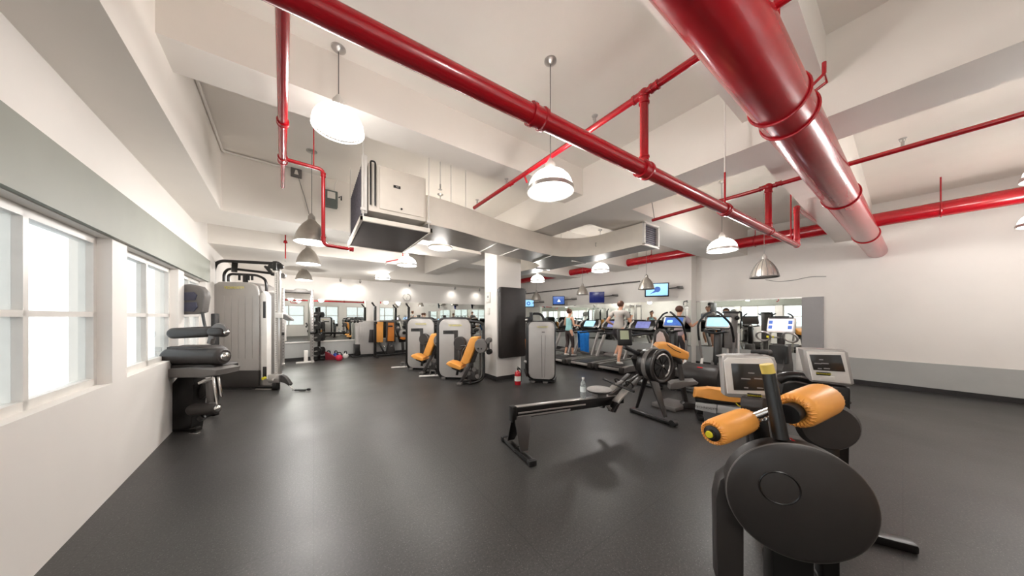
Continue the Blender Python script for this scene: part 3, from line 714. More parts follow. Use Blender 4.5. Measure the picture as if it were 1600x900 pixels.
# top tubes
MB().tube(f.pts([(334, 444), (334, 421), (338, 411), (347, 407.5), (436, 412), (440, 415)], .1), .034, n=12, fil=.12).build('top_tube', 'black', t)
MB().tube(f.pts([(350, 440), (350, 427), (356, 420.5), (364, 420), (432, 428)], .32), .028, n=12, fil=.1).build('top_tube', 'black', t)
MB().tube(f.pts([(357, 440), (357, 430), (362, 428), (402, 430), (414, 436), (416.5, 445), (416.5, 462)], .05), .026, n=12, fil=.1).build('top_tube', 'black', t)
MB().bar(f.p(367, 410, .1), f.p(366, 424, .32), .1, .05).build('cross_brace', 'black', t)
MB().bar(f.p(383.5, 428, .05), f.p(383.5, 441, .05), .07, .06).build('cross_brace', 'black', t)
for u in (374, 388.5, 394): MB().bar(f.p(u, 430, .05), f.p(u, 438, .05), .035, .03).build('bracket', 'black', t)
for u, v in ((424, 416), (438.5, 416.5), (442.5, 431)):
    a = f.p(u, v, -.12); MB().lathe([(.012, -.02), (.055, -.022), (.048, -.006), (.048, .006), (.055, .022), (.012, .02)], a, (0, 1, 0), n=22).build('pulley', 'black' if u < 440 else 'mid', t)
MB().bar(f.p(415, 416, -.1), f.p(427, 430, -.1), .07, .04).build('bracket', 'black', t)
MB().bar(f.p(431.5, 408.5, -.12), f.p(431.5, 423, -.12), .09, .09, bv=.012).build('column_cap', 'black', t)
for u, v0 in ((431.5, 423), (437.5, 423)):
    m = MB().bar(f.p(u, 588, -.14), f.p(u, v0, -.14), .045, .05, bv=.012)
    m.build('guide_column', 'whitemetal' if u < 434 else 'silver', t)
m = MB()
a, b = f.p(431.5, 585, -.17), f.p(431.5, 426, -.17)
for k in range(46): c = a.lerp(b, (k + .5) / 46); m.cyl(c, c + Vector((0, -.004, 0)), .007, n=8)
tag(m.build('adjustment_holes', 'dark', t), kind='stuff')
a = f.p(431, 591, -.17); MB().box(a, (.24, .14, .17), bv=.02).build('carriage', 'silver', t)
a = f.p(429.5, 592, -.25); MB().cyl(a, a + Vector((0, -.05, 0)), .022).build('knob', 'chrome', t)
MB().slab(f.out([(440, 585), (446, 588), (450, 593), (455, 600), (453, 603), (446, 597), (440, 597)], -.2), -.23, -.15, bv=.01).build('pulley_arm', 'dark', t)
a = f.p(439, 493, -.15); MB().box(a, (.16, .12, .11), bv=.015).build('carriage', 'whitemetal', t)
MB().slab(f.out([(443, 490), (449, 492), (458, 499), (458, 501), (450, 501), (444, 498)], -.15), -.19, -.12, bv=.01).build('pulley_arm', 'mid', t)
MB().bar(f.p(446, 500, -.1), f.p(446, 533, -.1), .025, .025).build('cable', 'whitemetal', t)
a = f.p(414.5, 590.5, -.1); MB().cyl(a, a + Vector((0, -.06, 0)), .03).build('knob', 'yellow', t)
MB().bar(f.p(405, 604, -.1), f.p(434, 604, -.1), .12, .05, bv=.01).build('base_frame', 'black', t)
MB().bar(f.p(402, 611, -.1), f.p(427, 610, -.1), .1, .03, bv=.008).build('foot', 'silver', t)
MB().bar(f.p(431.5, 611, -.16), f.p(431.5, 598, -.16), .1, .1, bv=.012).build('column_base', 'black', t)
MB().bar(f.p(345, 609, .0), f.p(402, 608, .0), .3, .035, bv=.008).build('base_frame', 'black', t)
MB().tube(f.pts([(452, 602), (456, 606), (459, 607)], -.22), .006, n=6).build('cable', 'whitemetal', t)
c = at_z(470, 609.5, .022)
h = thing('pull_strap', 'black cable handle lying on the floor in front of the cable machine', 'handle', c, -YAW)
MB().cyl((-.12, 0, 0), (.1, 0, .0), .018, n=12).build('grip', 'black', h)
MB().tube([(-.12, 0, 0), (-.19, .01, .0), (-.2, .04, .0)], .008, n=6).build('strap', 'mid', h)
MB().sph((.15, .02, .012), .034, (1.3, 1, .8)).build('end_stop', 'black', h)

# machine cut by the left edge of the photograph
f = Fr(322, 668)
t = thing('leg_machine', 'black padded leg machine with stacked rollers at the left end of the room', 'exercise machine', f.o, f.rz)
MB().slab(f.out([(262, 488), (262, 455), (272, 446), (298, 444), (314, 448), (321, 456), (323, 464), (319, 488), (308, 491), (272, 492)], .35), .32, .42, bv=.02, seg=3).build('shield', 'mid', t)
MB().slab(f.out([(270, 470), (270, 458), (302, 456), (307, 461), (304, 469)], .31), .308, .322, bv=.003).build('decal', 'decal', t)
MB().slab(f.out([(270, 486), (270, 473), (306, 472), (308, 480), (302, 487)], .31), .308, .322, bv=.003).build('decal', 'decal', t)
MB().tube(f.pts([(316, 486), (318, 500), (321, 513), (327, 522)], .35), .018, n=8, fil=.08).build('arm_tube', 'black', t)
def roller(p, q, r, capm='chrome', body='pad'):
    p, q = Vector(p), Vector(q); ax = (q - p).normalized(); L = (q - p).length
    o_ = MB().lathe([(0, 0), (r * .8, 0), (r * .97, .02), (r, .05), (r, L - .05), (r * .97, L - .02), (r * .8, L), (0, L)], p, ax, n=24).build('roller', body, t)
    MB().lathe([(0, 0), (r * .55, 0), (r * .5, .02), (r * .3, .035), (0, .04)], q, ax, n=20).build('end_cap', capm, o_); return o_
roller(f.p(268, 521, -.05), f.p(333, 518, -.02), .075); roller(f.p(330, 518, -.08), f.p(353, 519, -.08), .07)
MB().tube(f.pts([(331, 529), (333, 515), (340, 509), (348, 510), (353, 517)], -.1), .022, n=8, fil=.04, flat=2.).build('roller_bracket', 'mid', t)
MB().bar(f.p(329, 537, -.06), f.p(333, 520, -.06), .06, .05).build('roller_bracket', 'mid', t)
roller(f.p(262, 557, -.12), f.p(351, 557, -.12), .112)
MB().slab(f.out([(255, 590), (258, 577), (300, 574), (330, 575), (342, 578), (340, 586), (322, 590)], -.25), -.28, .05, bv=.02, seg=3).build('seat_base', 'mid', t)
MB().slab(f.out([(255, 548), (262, 541), (318, 541), (326, 545), (330, 548)], .06), -.02, .3, bv=.01).build('seat_pad', 'pad', t)
MB().slab(f.out([(262, 578), (262, 571), (330, 570), (336, 573), (336, 578)], -.2), -.2, .12, bv=.01).build('seat_pad', 'pad', t)
MB().bar(f.p(333, 588, -.24), f.p(340, 632, -.24), .022, .022).build('rod', 'chrome', t)
MB().bar(f.p(341, 588, -.12), f.p(346.5, 620, -.12), .022, .022).build('rod', 'chrome', t)
roller(f.p(298, 640, -.2), f.p(339, 638, -.2), .078)
MB().slab(f.out([(268, 690), (272, 600), (284, 586), (305, 586), (309, 600), (305, 615), (307, 640), (303, 690)], -.1), -.14, .02, bv=.02).build('main_column', 'black', t)
MB().lathe([(0, 0), (.13, 0), (.15, .02), (.15, .09), (.13, .11), (0, .11)], f.p(318, 606, .05), (0, -1, 0), n=30).build('cam', 'dark', t)
MB().bar(f.p(315, 598, -.16), f.p(327, 592, -.16), .09, .03).build('bracket', 'whitemetal', t)
MB().bar(f.p(329, 632, -.1), f.p(326, 592, -.1), .05, .05).build('lever', 'mid', t)
MB().bar(f.p(312, 656, -.2), f.p(318, 650, -.2), .05, .06).build('latch', 'black', t)
MB().bar((-.52, -.1, .025), (.02, -.1, .025), .08, .05, bv=.01).build('base_frame', 'black', t)
MB().bar((-.45, -.1, .025), (-.45, .5, .025), .08, .05, bv=.01).build('base_frame', 'black', t)
MB().bar((-.3, .4, .025), (-.3, .4, 1.6), .07, .07, bv=.012).build('rear_post', 'black', t)
MB().bar(f.p(298, 686, -.2), f.p(311, 684, -.2), .05, .02).build('foot', 'chrome', t)

# power rack before the back mirror
def FB(u, yl): return Fr(u, yaw=39.5, d=yl / lray(u, 500).y)
f = FB(488, 11.72)
t = thing('power_rack', 'open silver power rack standing against the back mirror', 'weight rack', f.o, f.rz)
xl = f.p(442.5, 566, .0).x
def upright(x, y):
    m = MB().box((x, y, 1.24), (.075, .075, 2.48), bv=.008).build('upright', 'silver', t)
    h = MB()
    for k in range(22): h.cyl((x, y - .036, .22 + k * .1), (x, y - .041, .22 + k * .1), .014, n=8)
    tag(h.build('peg_holes', 'dark', m), kind='stuff')
for x in (xl, .0):
    for y in (0., .42): upright(x, y)
    MB().b2(x - .035, x + .035, 0, .42, 2.3, 2.37, bv=.006).build('side_beam', 'silver', t)
    MB().b2(x - .04, x + .04, -.3, .45, 0, .07, bv=.01).build('foot_beam', 'silver', t)
    MB().b2(x - .06, x + .06, -.05, .0, .95, 1.05, bv=.01).build('bar_hook', 'black', t)
MB().b2(xl, 0, -.03, .03, 2.36, 2.44, bv=.01).build('top_beam', 'mid', t)
MB().b2(xl, 0, .39, .45, 2.36, 2.44, bv=.01).build('top_beam', 'mid', t)
MB().tube([(xl + .25, 0, 2.4), (xl + .32, -.02, 2.48), (xl + .6, -.02, 2.48), (xl + .68, 0, 2.4)], .016, n=8, fil=.05).build('chin_up_grip', 'silver', t)
MB().b2(xl + .32, -.04, -.18, -.1, .0, .06, bv=.01).build('cross_beam', 'whitemetal', t)
a = f.p(484, 556, -.05); MB().b2(a.x - .16, a.x - .05, -.1, 0, 0, .42, bv=.01).build('foot_plate', 'whitemetal', t)
q = at_z(498.5, 563, 0)
t = thing('plate_tree', 'black weight plate tree beside the silver power rack', 'weight rack', q, -YAW)
MB().box((0, 0, .95), (.07, .07, 1.9), bv=.01).build('post', 'black', t)
MB().bar((-.15, 0, .03), (.2, 0, .03), .06, .06).build('base_bar', 'black', t); MB().bar((0, -.22, .03), (0, .22, .03), .06, .06).build('base_bar', 'black', t)
for z, r in ((.34, .16), (.82, .15), (1.25, .14), (1.62, .11)):
    MB().lathe([(.02, -.04), (r, -.045), (r * .96, -.03), (r * .96, .03), (r, .045), (.02, .04)], (0, -.07, z), (0, 1, 0), n=26).build('weight_plate', 'blackpl', t)
    MB().cyl((0, 0, z), (0, -.2, z), .024).build('peg', 'silver', t)
    MB().lathe([(.02, -.03), (r * .9, -.03), (r * .9, .03), (.02, .03)], (.09, .02, z), (1, 0, 0), n=26).build('weight_plate', 'blackpl', t)

# kettlebells and the mat
def kettle(u, v, m, lab, s=1.):
    q = at_z(u, v, 0); k = thing('kettlebell', lab, 'kettlebell', q, -YAW + random.uniform(-.5, .5), 'kettlebells below the back mirror')
    MB().lathe([(0, 0), (.07 * s, 0), (.105 * s, .05 * s), (.112 * s, .1 * s), (.09 * s, .165 * s), (.05 * s, .19 * s), (0, .2 * s)], n=24).build('bell', m, k)
    MB().tube([(-.06 * s, 0, .15 * s), (-.075 * s, 0, .24 * s), (-.04 * s, 0, .285 * s), (.04 * s, 0, .285 * s), (.075 * s, 0, .24 * s), (.06 * s, 0, .15 * s)], .017 * s, n=8, fil=.03).build('handle', 'black', k)
kettle(513.5, 560, 'bluekb', 'blue kettlebell at the left end of the row below the back mirror')
kettle(525, 559.3, 'bluekb', 'dark blue kettlebell between the red one and the blue end one', .95)
kettle(530, 563, 'redkb', 'bright red kettlebell in front of the dark blue one')
kettle(540, 559.5, 'whitemetal', 'pale grey kettlebell at the right end of the row', .9)
q = at_z(518, 563, 0)
m = MB().slab([(-.2, .0), (.34, .0), (-.12, .26), (-.22, .3)], -.02, .02, bv=.006).build('exercise_mat', 'matred'); m.location = (q.x, q.y + .18, 0); m.rotation_euler = (0, 0, -YAW)
tag(m, 'dark red wedge mat leaning near the plate tree', 'mat')

# squat rack with bar
f = FB(586, 11.62)
t = thing('squat_rack', 'black squat rack with long silver barbell rest before the back mirror', 'weight rack', f.o, f.rz)
xr = f.p(638.5, 568, 0.).x
for x in (0., xr):
    MB().box((x, 0, .98), (.09, .09, 1.96), bv=.008).build('upright', 'black', t)
    MB().bar((x, 0, 1.93), (x - .12, -.03, 2.1), .05, .05).build('bar_hook', 'black', t)
    MB().bar((x, -.4, .03), (x, .08, .03), .07, .06).build('foot_beam', 'black', t)
MB().bar((0, .05, .05), (xr, .05, .05), .06, .06).build('cross_beam', 'black', t)
MB().b2(-.05, .05, -.14, -.04, 1.28, 1.36, bv=.01).build('bar_rest', 'black', t); MB().b2(xr - .05, xr + .05, -.14, -.04, 1.28, 1.36, bv=.01).build('bar_rest', 'black', t)
a = f.p(553, 499.5, -.1); b = f.p(645, 500, -.1)
t2 = thing('barbell', 'long barbell lying across the black squat rack', 'barbell', f.o, f.rz)
zb = 1.385
MB().cyl((a.x, -.1, zb), (b.x, -.1, zb), .018, n=14).build('bar', 'silver', t2)
MB().cyl((a.x - .1, -.1, zb), (a.x + .28, -.1, zb), .03, n=14).build('sleeve', 'mid', t2); MB().cyl((b.x - .28, -.1, zb), (b.x + .1, -.1, zb), .03, n=14).build('sleeve', 'mid', t2)
for x, r in ((a.x + .12, .06), (a.x + .02, .06)): MB().lathe([(.03, -.03), (r, -.03), (r, .03), (.03, .03)], (x, -.1, zb), (1, 0, 0), n=20).build('collar', 'black', t2)
# grey shield machine and orange padded machine behind the rack
f = FB(571, 11.95)
t = thing('shield_machine', 'grey shielded weight machine with black stack behind the squat rack', 'exercise machine', f.o, f.rz)
MB().slab(f.out([(556, 540), (555, 506), (558, 503), (584, 503), (586, 506), (586, 553), (563, 554), (562, 540)], .1), .1, .3, bv=.02).build('shield', 'shield', t)
MB().slab(f.out([(554.5, 555), (554.5, 538), (562.5, 538), (562.5, 555)], .06), .05, .36, bv=.01).build('weight_cover', 'black', t)
for u in (560.5, 563.5, 567): MB().bar(f.p(u, 534, .09), f.p(u, 506, .09), .012, .012).build('guide_rod', 'silver', t)
MB().slab(f.out([(576, 535), (578, 515), (584, 515), (584, 535)], .06), .05, .12, bv=.01).build('side_pad', 'pad', t)
MB().b2(-.45, .3, .1, .34, 0, .05, bv=.01).build('base_plate', 'black', t)
MB().tube(f.pts([(552, 503), (553, 499), (562, 498), (566, 503)], .12), .022, n=8, fil=.04).build('top_handle', 'black', t)
f = FB(608, 11.9)
t = thing('padded_bench_machine', 'machine with an upright orange back pad and its modelled reflection, on a black frame under the back mirror', 'exercise machine', f.o, f.rz)
MB().slab(f.out([(587.5, 535), (588.5, 503), (599, 503), (598.5, 535)], .2), .16, .24, bv=.03, seg=3).build('pad_and_reflection', 'orange', t)  # solid slab modelling the mirror reflection of the real pad that follows
MB().slab(f.out([(605, 533), (606, 504), (615, 504), (615.5, 533)], .0), -.07, .01, bv=.025, seg=3).build('pad_and_reflection', 'orangedk', t)
MB().slab(f.out([(602.5, 535), (604, 502), (617.5, 502), (618, 535)], .02), .012, .05, bv=.012).build('pad_frame', 'dark', t)
MB().slab(f.out([(606.5, 511), (606.5, 508.5), (613.5, 508.5), (613.5, 511)], -.075), -.08, -.06).build('pad_slot', 'black', t)
for u0, u1 in ((606, 604), (614, 616)): MB().bar(f.p(u0, 534, .0), f.p(u1, 560, -.05), .07, .07, bv=.01).build('leg', 'black', t)
MB().slab(f.out([(604, 552), (606, 536), (614, 536), (615, 552)], .0), -.12, .12, bv=.03).build('seat_post', 'dark', t)
MB().bar(f.p(592, 535, .2), f.p(602, 559, .1), .06, .06).build('strut', 'black', t)
MB().bar(f.p(596, 560, -.1), f.p(624, 561, -.1), .08, .05).build('base_bar', 'black', t)
a = f.p(600, 541, -.06); MB().sph(a, .045).build('knob', 'chrome', t)
a = f.p(612, 541, -.14); MB().sph(a, .04).build('knob', 'mid', t)
# arm machine seen at the edge of the mirror
f = FB(628, 11.95)
t = thing('curl_machine', 'small black and silver curl machine between the orange pad and the grey shields', 'exercise machine', f.o, f.rz)
MB().slab(f.out([(617, 510), (622, 509), (630, 528), (636, 529), (636, 534), (624, 535)], .05), .0, .12, bv=.02).build('arm_rest', 'black', t)
MB().lathe([(.03, -.06), (.17, -.05), (.19, 0), (.17, .05), (.03, .06)], f.p(630, 521, .0), (0, 1, 0), n=28).build('cam_wheel', 'silver', t)
MB().lathe([(0, -.08), (.07, -.08), (.07, .02), (0, .02)], f.p(630.5, 520, .0), (0, 1, 0), n=20).build('hub', 'black', t)
MB().sph(f.p(632, 510.5, .0), .07, (1.4, 1, .8)).build('grip', 'black', t); MB().sph(f.p(622, 512, .0), .06).build('grip', 'silver', t)
MB().slab(f.out([(625, 529), (627, 526.5), (634, 527), (635, 529.5), (630, 531)], -.07), -.1, .0, bv=.01).build('elbow_pad', 'orangedk', t)
MB().bar(f.p(629, 534, .06), f.p(630, 560, .06), .09, .09).build('post', 'dark', t)
MB().bar(f.p(617, 561, .0), f.p(640, 561, .0), .1, .05).build('base_bar', 'black', t)

# chest machines with grey shields and orange seats
def chest_machine(label):
    f = Fr(716, 593, yaw=-8)
    t = thing('chest_press_machine', label, 'exercise machine', f.o, f.rz, 'grey shielded machines with orange seats')
    x0, z0 = f.xz(686.5, 590.5, 0); x1, z1 = f.xz(736, 499, 0)
    MB().slab(rr(x0 - .075, z0 - .02, x1 + .02, z1 + .05, .18), .0, .16, bv=.03).build('shield_rim', 'black', t)
    sh = MB().slab(rr(x0 + .015, z0 + .04, x1, z1, .15), -.045, .02, bv=.025, seg=3).build('shield', 'shield', t)
    MB().slab(f.out([(692.5, 522), (692.5, 516.5), (715.5, 516), (715.5, 561), (709.5, 572), (709.5, 522)], -.047), -.05, -.02).build('stack_slot', 'dark', sh)
    a = f.p(711, 508.5, -.05); bd = MB().box((a.x, -.046, a.z), (.26, .006, .075)).build('badge', 'shield', sh); text('TECHNOGYM', .055, 'yellow', bd, FRONT(a.x, -.051, a.z), 'logo')
    MB().box((f.p(702, 519, -.05).x, -.052, f.p(702, 519, -.05).z), (.2, .006, .05)).build('number_strip', 'black', sh)
    MB().tube(f.pts([(734, 502), (748, 503), (755.5, 506), (756, 586, -.2), (752, 594, -.3), (738, 598, -.4), (716, 599, -.4)], -.02), .034, n=10, fil=.1).build('side_loop', 'black', t)
    MB().tube(f.pts([(744, 512), (750, 513), (750.5, 586), (746, 593), (724, 594)], -.14), .022, n=8, fil=.1).build('inner_loop', 'mid', t)
    a = f.p(719, 536.5, -.16); MB().lathe([(0, -.05), (.15, -.05), (.165, -.035), (.165, .035), (.15, .05), (0, .05)], a, (.25, 1, 0), n=32).build('counterweight', 'dark', t)
    a = f.p(752, 540.5, -.72); MB().lathe([(0, -.04), (.14, -.04), (.155, -.028), (.155, .028), (.14, .04), (0, .04)], a, (.32, 1, 0), n=32).build('counterweight', 'mid', t)
    for du in (-5, .5): b = f.p(751.5 + du, 545, -.77); MB().lathe([(0, 0), (.018, 0), (.018, .02), (0, .02)], b, (.32, 1, 0), n=12).build('bolt', 'black', t)
    MB().tube(f.pts([(720, 541, -.2), (731, 540, -.25), (724, 546, -.3), (723, 570, -.3)]), .026, n=8, fil=.08).build('lever_arm', 'black', t)
    MB().bar(f.p(719, 545, -.1), f.p(716, 573, -.1), .06, .05).build('lever_arm', 'dark', t)
    MB().tube(f.pts([(752, 541, -.68), (762, 543, -.75), (764, 536, -.75)]), .022, n=8, fil=.05).build('lever_arm', 'black', t)
    for u, v in ((764, 531.5), (764.5, 549.5)):
        a = f.p(u, v, -.78); MB().lathe([(0, -.05), (.05, -.05), (.058, -.03), (.058, .04), (.04, .06), (0, .06)], a, (.3, 1, .1), n=20).build('hand_grip', 'mid' if v < 540 else 'black', t)
    MB().bar(f.p(763.5, 533, -.74), f.p(764, 549, -.74), .03, .03).build('grip_bar', 'black', t)
    yc, hw = -.42, .19
    m = MB().slab(f.out([(701, 567), (704, 563.5), (709, 564.5), (724, 570), (725, 574), (722, 576), (708, 571.5)], yc), yc - hw, yc + hw, bv=.02, seg=3).build('seat', 'orange', t)
    m = MB().slab(f.out([(722.5, 564), (736, 530), (739, 526), (750, 526), (749, 531), (735, 566), (730, 568)], yc), yc - hw * .8, yc + hw * .8, bv=.022, seg=3).build('backrest', 'orange', t)
    MB().slab(f.out([(707, 572), (723, 577), (722, 581), (708, 575)], yc), yc - .1, yc + .1, bv=.008).build('seat_bracket', 'black', t)
    MB().slab(f.out([(736, 566), (750, 530), (752, 532), (741, 566)], yc), yc - .08, yc + .08, bv=.01).build('back_bracket', 'dark', t)
    MB().bar(f.p(718.5, 601, -.5), f.p(737, 566, -.42), .07, .07, bv=.012).build('front_leg', 'dark', t)
    a = f.p(718.5, 601, -.52); MB().box((a.x, a.y, .03), (.12, .14, .06), bv=.012).build('foot', 'mid', t)
    MB().bar(f.p(716, 574, -.2), f.p(714, 586, -.2), .05, .05).build('seat_post', 'black', t)
    a = f.p(739, 585, -.3); MB().box(a, (.2, .3, .2), bv=.02).build('gear_case', 'dark', t)
    for u, v in ((733, 583), (741, 577), (746, 588)): b = f.p(u, v, -.46); MB().lathe([(.01, -.02), (.05, -.02), (.05, .02), (.01, .02)], b, (.3, 1, 0), n=18).build('pulley', 'mid', t)
    MB().bar((x0 + .12, -.05, .03), (x0 + .12, .14, .03), .1, .06).build('foot', 'mid', t)
    MB().bar((x0 + .12, .05, .06), (x1 + .2, .0, .06), .08, .05).build('base_beam', 'black', t)
    MB().bar((x1 + .1, -.5, .045), (x1 + .1, .1, .045), .06, .05).build('base_beam', 'dark', t)
    MB().bar(f.p(655, 588, .12), f.p(690, 586, .12), .05, .04, bv=.012).build('foot_rail', 'whitemetal', t)
    MB().tube(f.pts([(672, 586), (673, 579), (680, 579), (681, 586)], .1), .014, n=8, fil=.03).build('foot_loop', 'mid', t)
    for u, v in ((740, 510), (746, 507), (744, 516), (740, 520)): MB().sph(f.p(u, v, .05), .05, (1.3, 1, .8)).build('cable_guide', 'black' if u != 746 else 'silver', t)
    return t
C1 = chest_machine('grey shielded machine with orange seat touching the white column')
C2 = copy_tree(C1); C2['label'] = 'grey shielded machine with orange seat, farther from the white column'
q = Fr(662, 578, yaw=-8); C2.location = q.o
# two more of the kind behind the camera, shown by the back mirror
for x, y, rz, lb in ((2.6, -1.3, 200, 'orange seat machine behind the camera, only seen small in the back mirror'), (4.6, -1.6, 170, 'second orange seat machine behind the camera by the windows')):
    c = copy_tree(C1); c['label'] = lb; c.location = (x, y, 0); c.rotation_euler.z = R(rz)

# the shielded pulldown machine right of the column
f = Fr(846, 598.5, yaw=-14)
t = thing('pulldown_machine', 'grey shielded machine with black top tubes, right of the white column', 'exercise machine', f.o, f.rz)
x0, z0 = f.xz(826, 591.5, 0); x1, z1 = f.xz(866.5, 503, 0)
MB().slab(rr(x0 - .05, z0 - .02, x1 + .01, z1 + .025, .13), .0, .16, bv=.03).build('shield_rim', 'black', t)
sh = MB().slab(rr(x0 + .01, z0 + .02, x1, z1, .11), -.05, .02, bv=.025, seg=3).build('shield', 'shield', t)
a = f.p(847.5, 511, -.05); bd = MB().box((a.x, -.051, a.z), (.2, .006, .07)).build('badge', 'shield', sh); text('TECHNOGYM', .042, 'yellow', bd, FRONT(a.x, -.056, a.z), 'logo')
a = f.p(849, 519, -.05); MB().box((a.x, -.052, a.z), (.07, .006, .02)).build('small_label', 'mid', sh)
MB().tube(f.pts([(847, 590), (846, 524), (852, 524), (851, 590)], -.052), .004, n=5).build('panel_lines', 'mid', sh)
MB().tube(f.pts([(828, 506), (828, 495), (832, 490), (843, 490), (848, 494), (850, 500), (850, 504)], .3), .03, n=10, fil=.06).build('top_tube', 'black', t)
MB().bar(f.p(830, 506, .2), f.p(830, 488, .2), .08, .06).build('top_post', 'black', t)
for u, v in ((824, 499), (827, 503)): MB().lathe([(.01, -.02), (.06, -.02), (.05, 0), (.06, .02), (.01, .02)], f.p(u, v, .2), (0, 1, 0), n=20).build('pulley', 'black', t)
MB().sph(f.p(822.5, 500, .18), .05).build('knob', 'chrome', t)
MB().bar(f.p(822.5, 580, .2), f.p(824, 505, .2), .06, .06).build('rear_post', 'dark', t)
MB().slab(f.out([(821, 548), (820.5, 530), (825, 526), (825, 548)], .2), .18, .26, bv=.02).build('pad', 'orangedk', t)
MB().bar(f.p(819, 564, .15), f.p(826, 567, .15), .05, .05).build('strut', 'silver', t)
MB().bar(f.p(820, 576, .15), f.p(824, 588, .15), .06, .05).build('strut', 'dark', t)
for u in (833, 852): a = f.p(u, 594, .03); MB().box((a.x, .05, .02), (.1, .16, .04), bv=.008).build('foot', 'mid', t)
MB().b2(x0, x1, .04, .5, .03, .08).build('base_beam', 'black', t)

# ------------------------------------------------------------------ rower, bottle
f = Fr(809, 706)
ra, rb = Vector((1.9, 2.57, 0)), Vector((4.2, 2.24, 0))
ax = (rb - ra); LEN = ax.length; rz = math.atan2(ax.y, ax.x)
t = thing('rowing_machine', 'black rowing machine with flywheel and grey seat in the middle of the floor', 'rowing machine', ra, rz)
# local x runs from the rear foot to the flywheel, -y is the side seen
ZR0, ZR1 = .525, .435
def zr(x): return ZR0 + (ZR1 - ZR0) * x / 1.9
m = MB().bar((-.03, 0, zr(-.03) - .075), (1.72, 0, zr(1.72) - .06), .055, .13, bv=.012); m.build('rail', 'black', t)
MB().bar((-.02, 0, zr(-.02) - .004), (1.6, 0, zr(1.6)), .07, .012, bv=.003).build('rail_top', 'silver', t)
MB().bar((0, -.031, zr(0) - .075), (1.0, -.031, zr(1.0) - .07), .006, .02, bv=.002).bar((0, -.031, zr(0) - .115), (.75, -.031, zr(.75) - .11), .006, .022, bv=.002).build('rail_stripe', 'silver', t)
MB().b2(-.08, -.02, -.045, .045, zr(0) - .17, zr(0) + .012, bv=.012).build('rail_end_cap', 'black', t)
for s in (1, -1):
    m = MB(); o_ = [(-.05, zr(0) - .1), (.17 if s < 0 else .14, zr(0) - .13), (.05, .05), (-.04, .05)]
    m.slab(o_, -.009, .009, bv=.004); m.xf(Matrix.Translation((0, s * .03, 0)) @ T(0, 0, 0) @ Matrix.Translation((0, 0, .4)) @ Matrix.Rotation(R(-s * -22), 4, 'X') @ Matrix.Translation((0, 0, -.4)))
    m.xf(Matrix.Translation((0, s * .0, 0))); m.build('rear_leg', 'dark' if s < 0 else 'black', t)
MB().bar((0, -.34, .03), (0, .33, .03), .07, .05, bv=.01).build('rear_foot', 'black', t)
for y in (-.33, .32): MB().b2(-.045, .045, y - .03, y + .03, 0, .06, bv=.01).build('foot_cap', 'blackpl', t)
XF = LEN
for s in (1, -1):
    m = MB(); m.slab([(-.1, .78), (.02, .74), (.025, .06), (-.02, .06)] if s > 0 else [(-.08, .70), (.12, .66), (.06, .05), (.0, .05)], -.012, .012, bv=.004)
    m.xf(Matrix.Translation((XF - .02, s * .04, 0)) @ Matrix.Translation((0, 0, .62)) @ Matrix.Rotation(R(s * 20), 4, 'X') @ Matrix.Translation((0, 0, -.62))); m.build('front_leg', 'dark' if s < 0 else 'black', t)
MB().bar((XF, -.36, .03), (XF, .36, .03), .07, .05, bv=.01).build('front_foot', 'black', t)
MB().cyl((XF - .04, -.36, .045), (XF + .04, -.36, .045), .045, n=16).build('transport_wheel', 'blackpl', t)
# flywheel and cage
FC_ = Vector((XF - .09, -.12, .845)); RF = .238
MB().lathe([(.1, -.13), (RF * .92, -.12), (RF, -.09), (RF, .1), (RF * .92, .13), (.1, .13)], FC_, (0, 1, 0), n=44).build('flywheel_housing', 'black', t)
MB().lathe([(RF + .003, -.035), (RF + .006, -.03), (RF + .006, .03), (RF + .003, .035)], FC_, (0, 1, 0), n=44, cap=False).build('perforated_band', 'mid', t)
MB().torus(FC_ + Vector((0, -.125, 0)), RF * .93, .025, (0, 1, 0), n=40).build('housing_rim', 'dark', t)
MB().torus(FC_ + Vector((0, -.135, 0)), RF * .7, .014, (0, 1, 0), n=40, a0=-140, a1=70).build('vent_ring', 'silver', t)
m = MB()
for k in range(9): a = 2 * PI * k / 9; m.bar(FC_ + Vector((.035 * math.cos(a), -.136, .035 * math.sin(a))), FC_ + Vector((.17 * math.cos(a), -.136, .17 * math.sin(a))), .02, .006)
tag(m.build('grille_spokes', 'blackpl', t), kind='stuff')
MB().lathe([(0, -.012), (.17, -.012), (.17, 0), (0, 0)], FC_ + Vector((0, -.122, 0)), (0, 1, 0), n=32).build('fan_guard', 'blackpl', t)
MB().lathe([(0, -.03), (.022, -.025), (.028, 0), (0, 0)], FC_ + Vector((0, -.13, 0)), (0, 1, 0), n=20).build('hub_cap', 'chrome', t)
MB().slab([(XF - .3, .92), (XF - .2, .74), (XF - .06, .62), (XF + .03, .7), (XF - .05, .98), (XF - .16, 1.05)], -.02, .12, bv=.02).build('shroud', 'black', t)
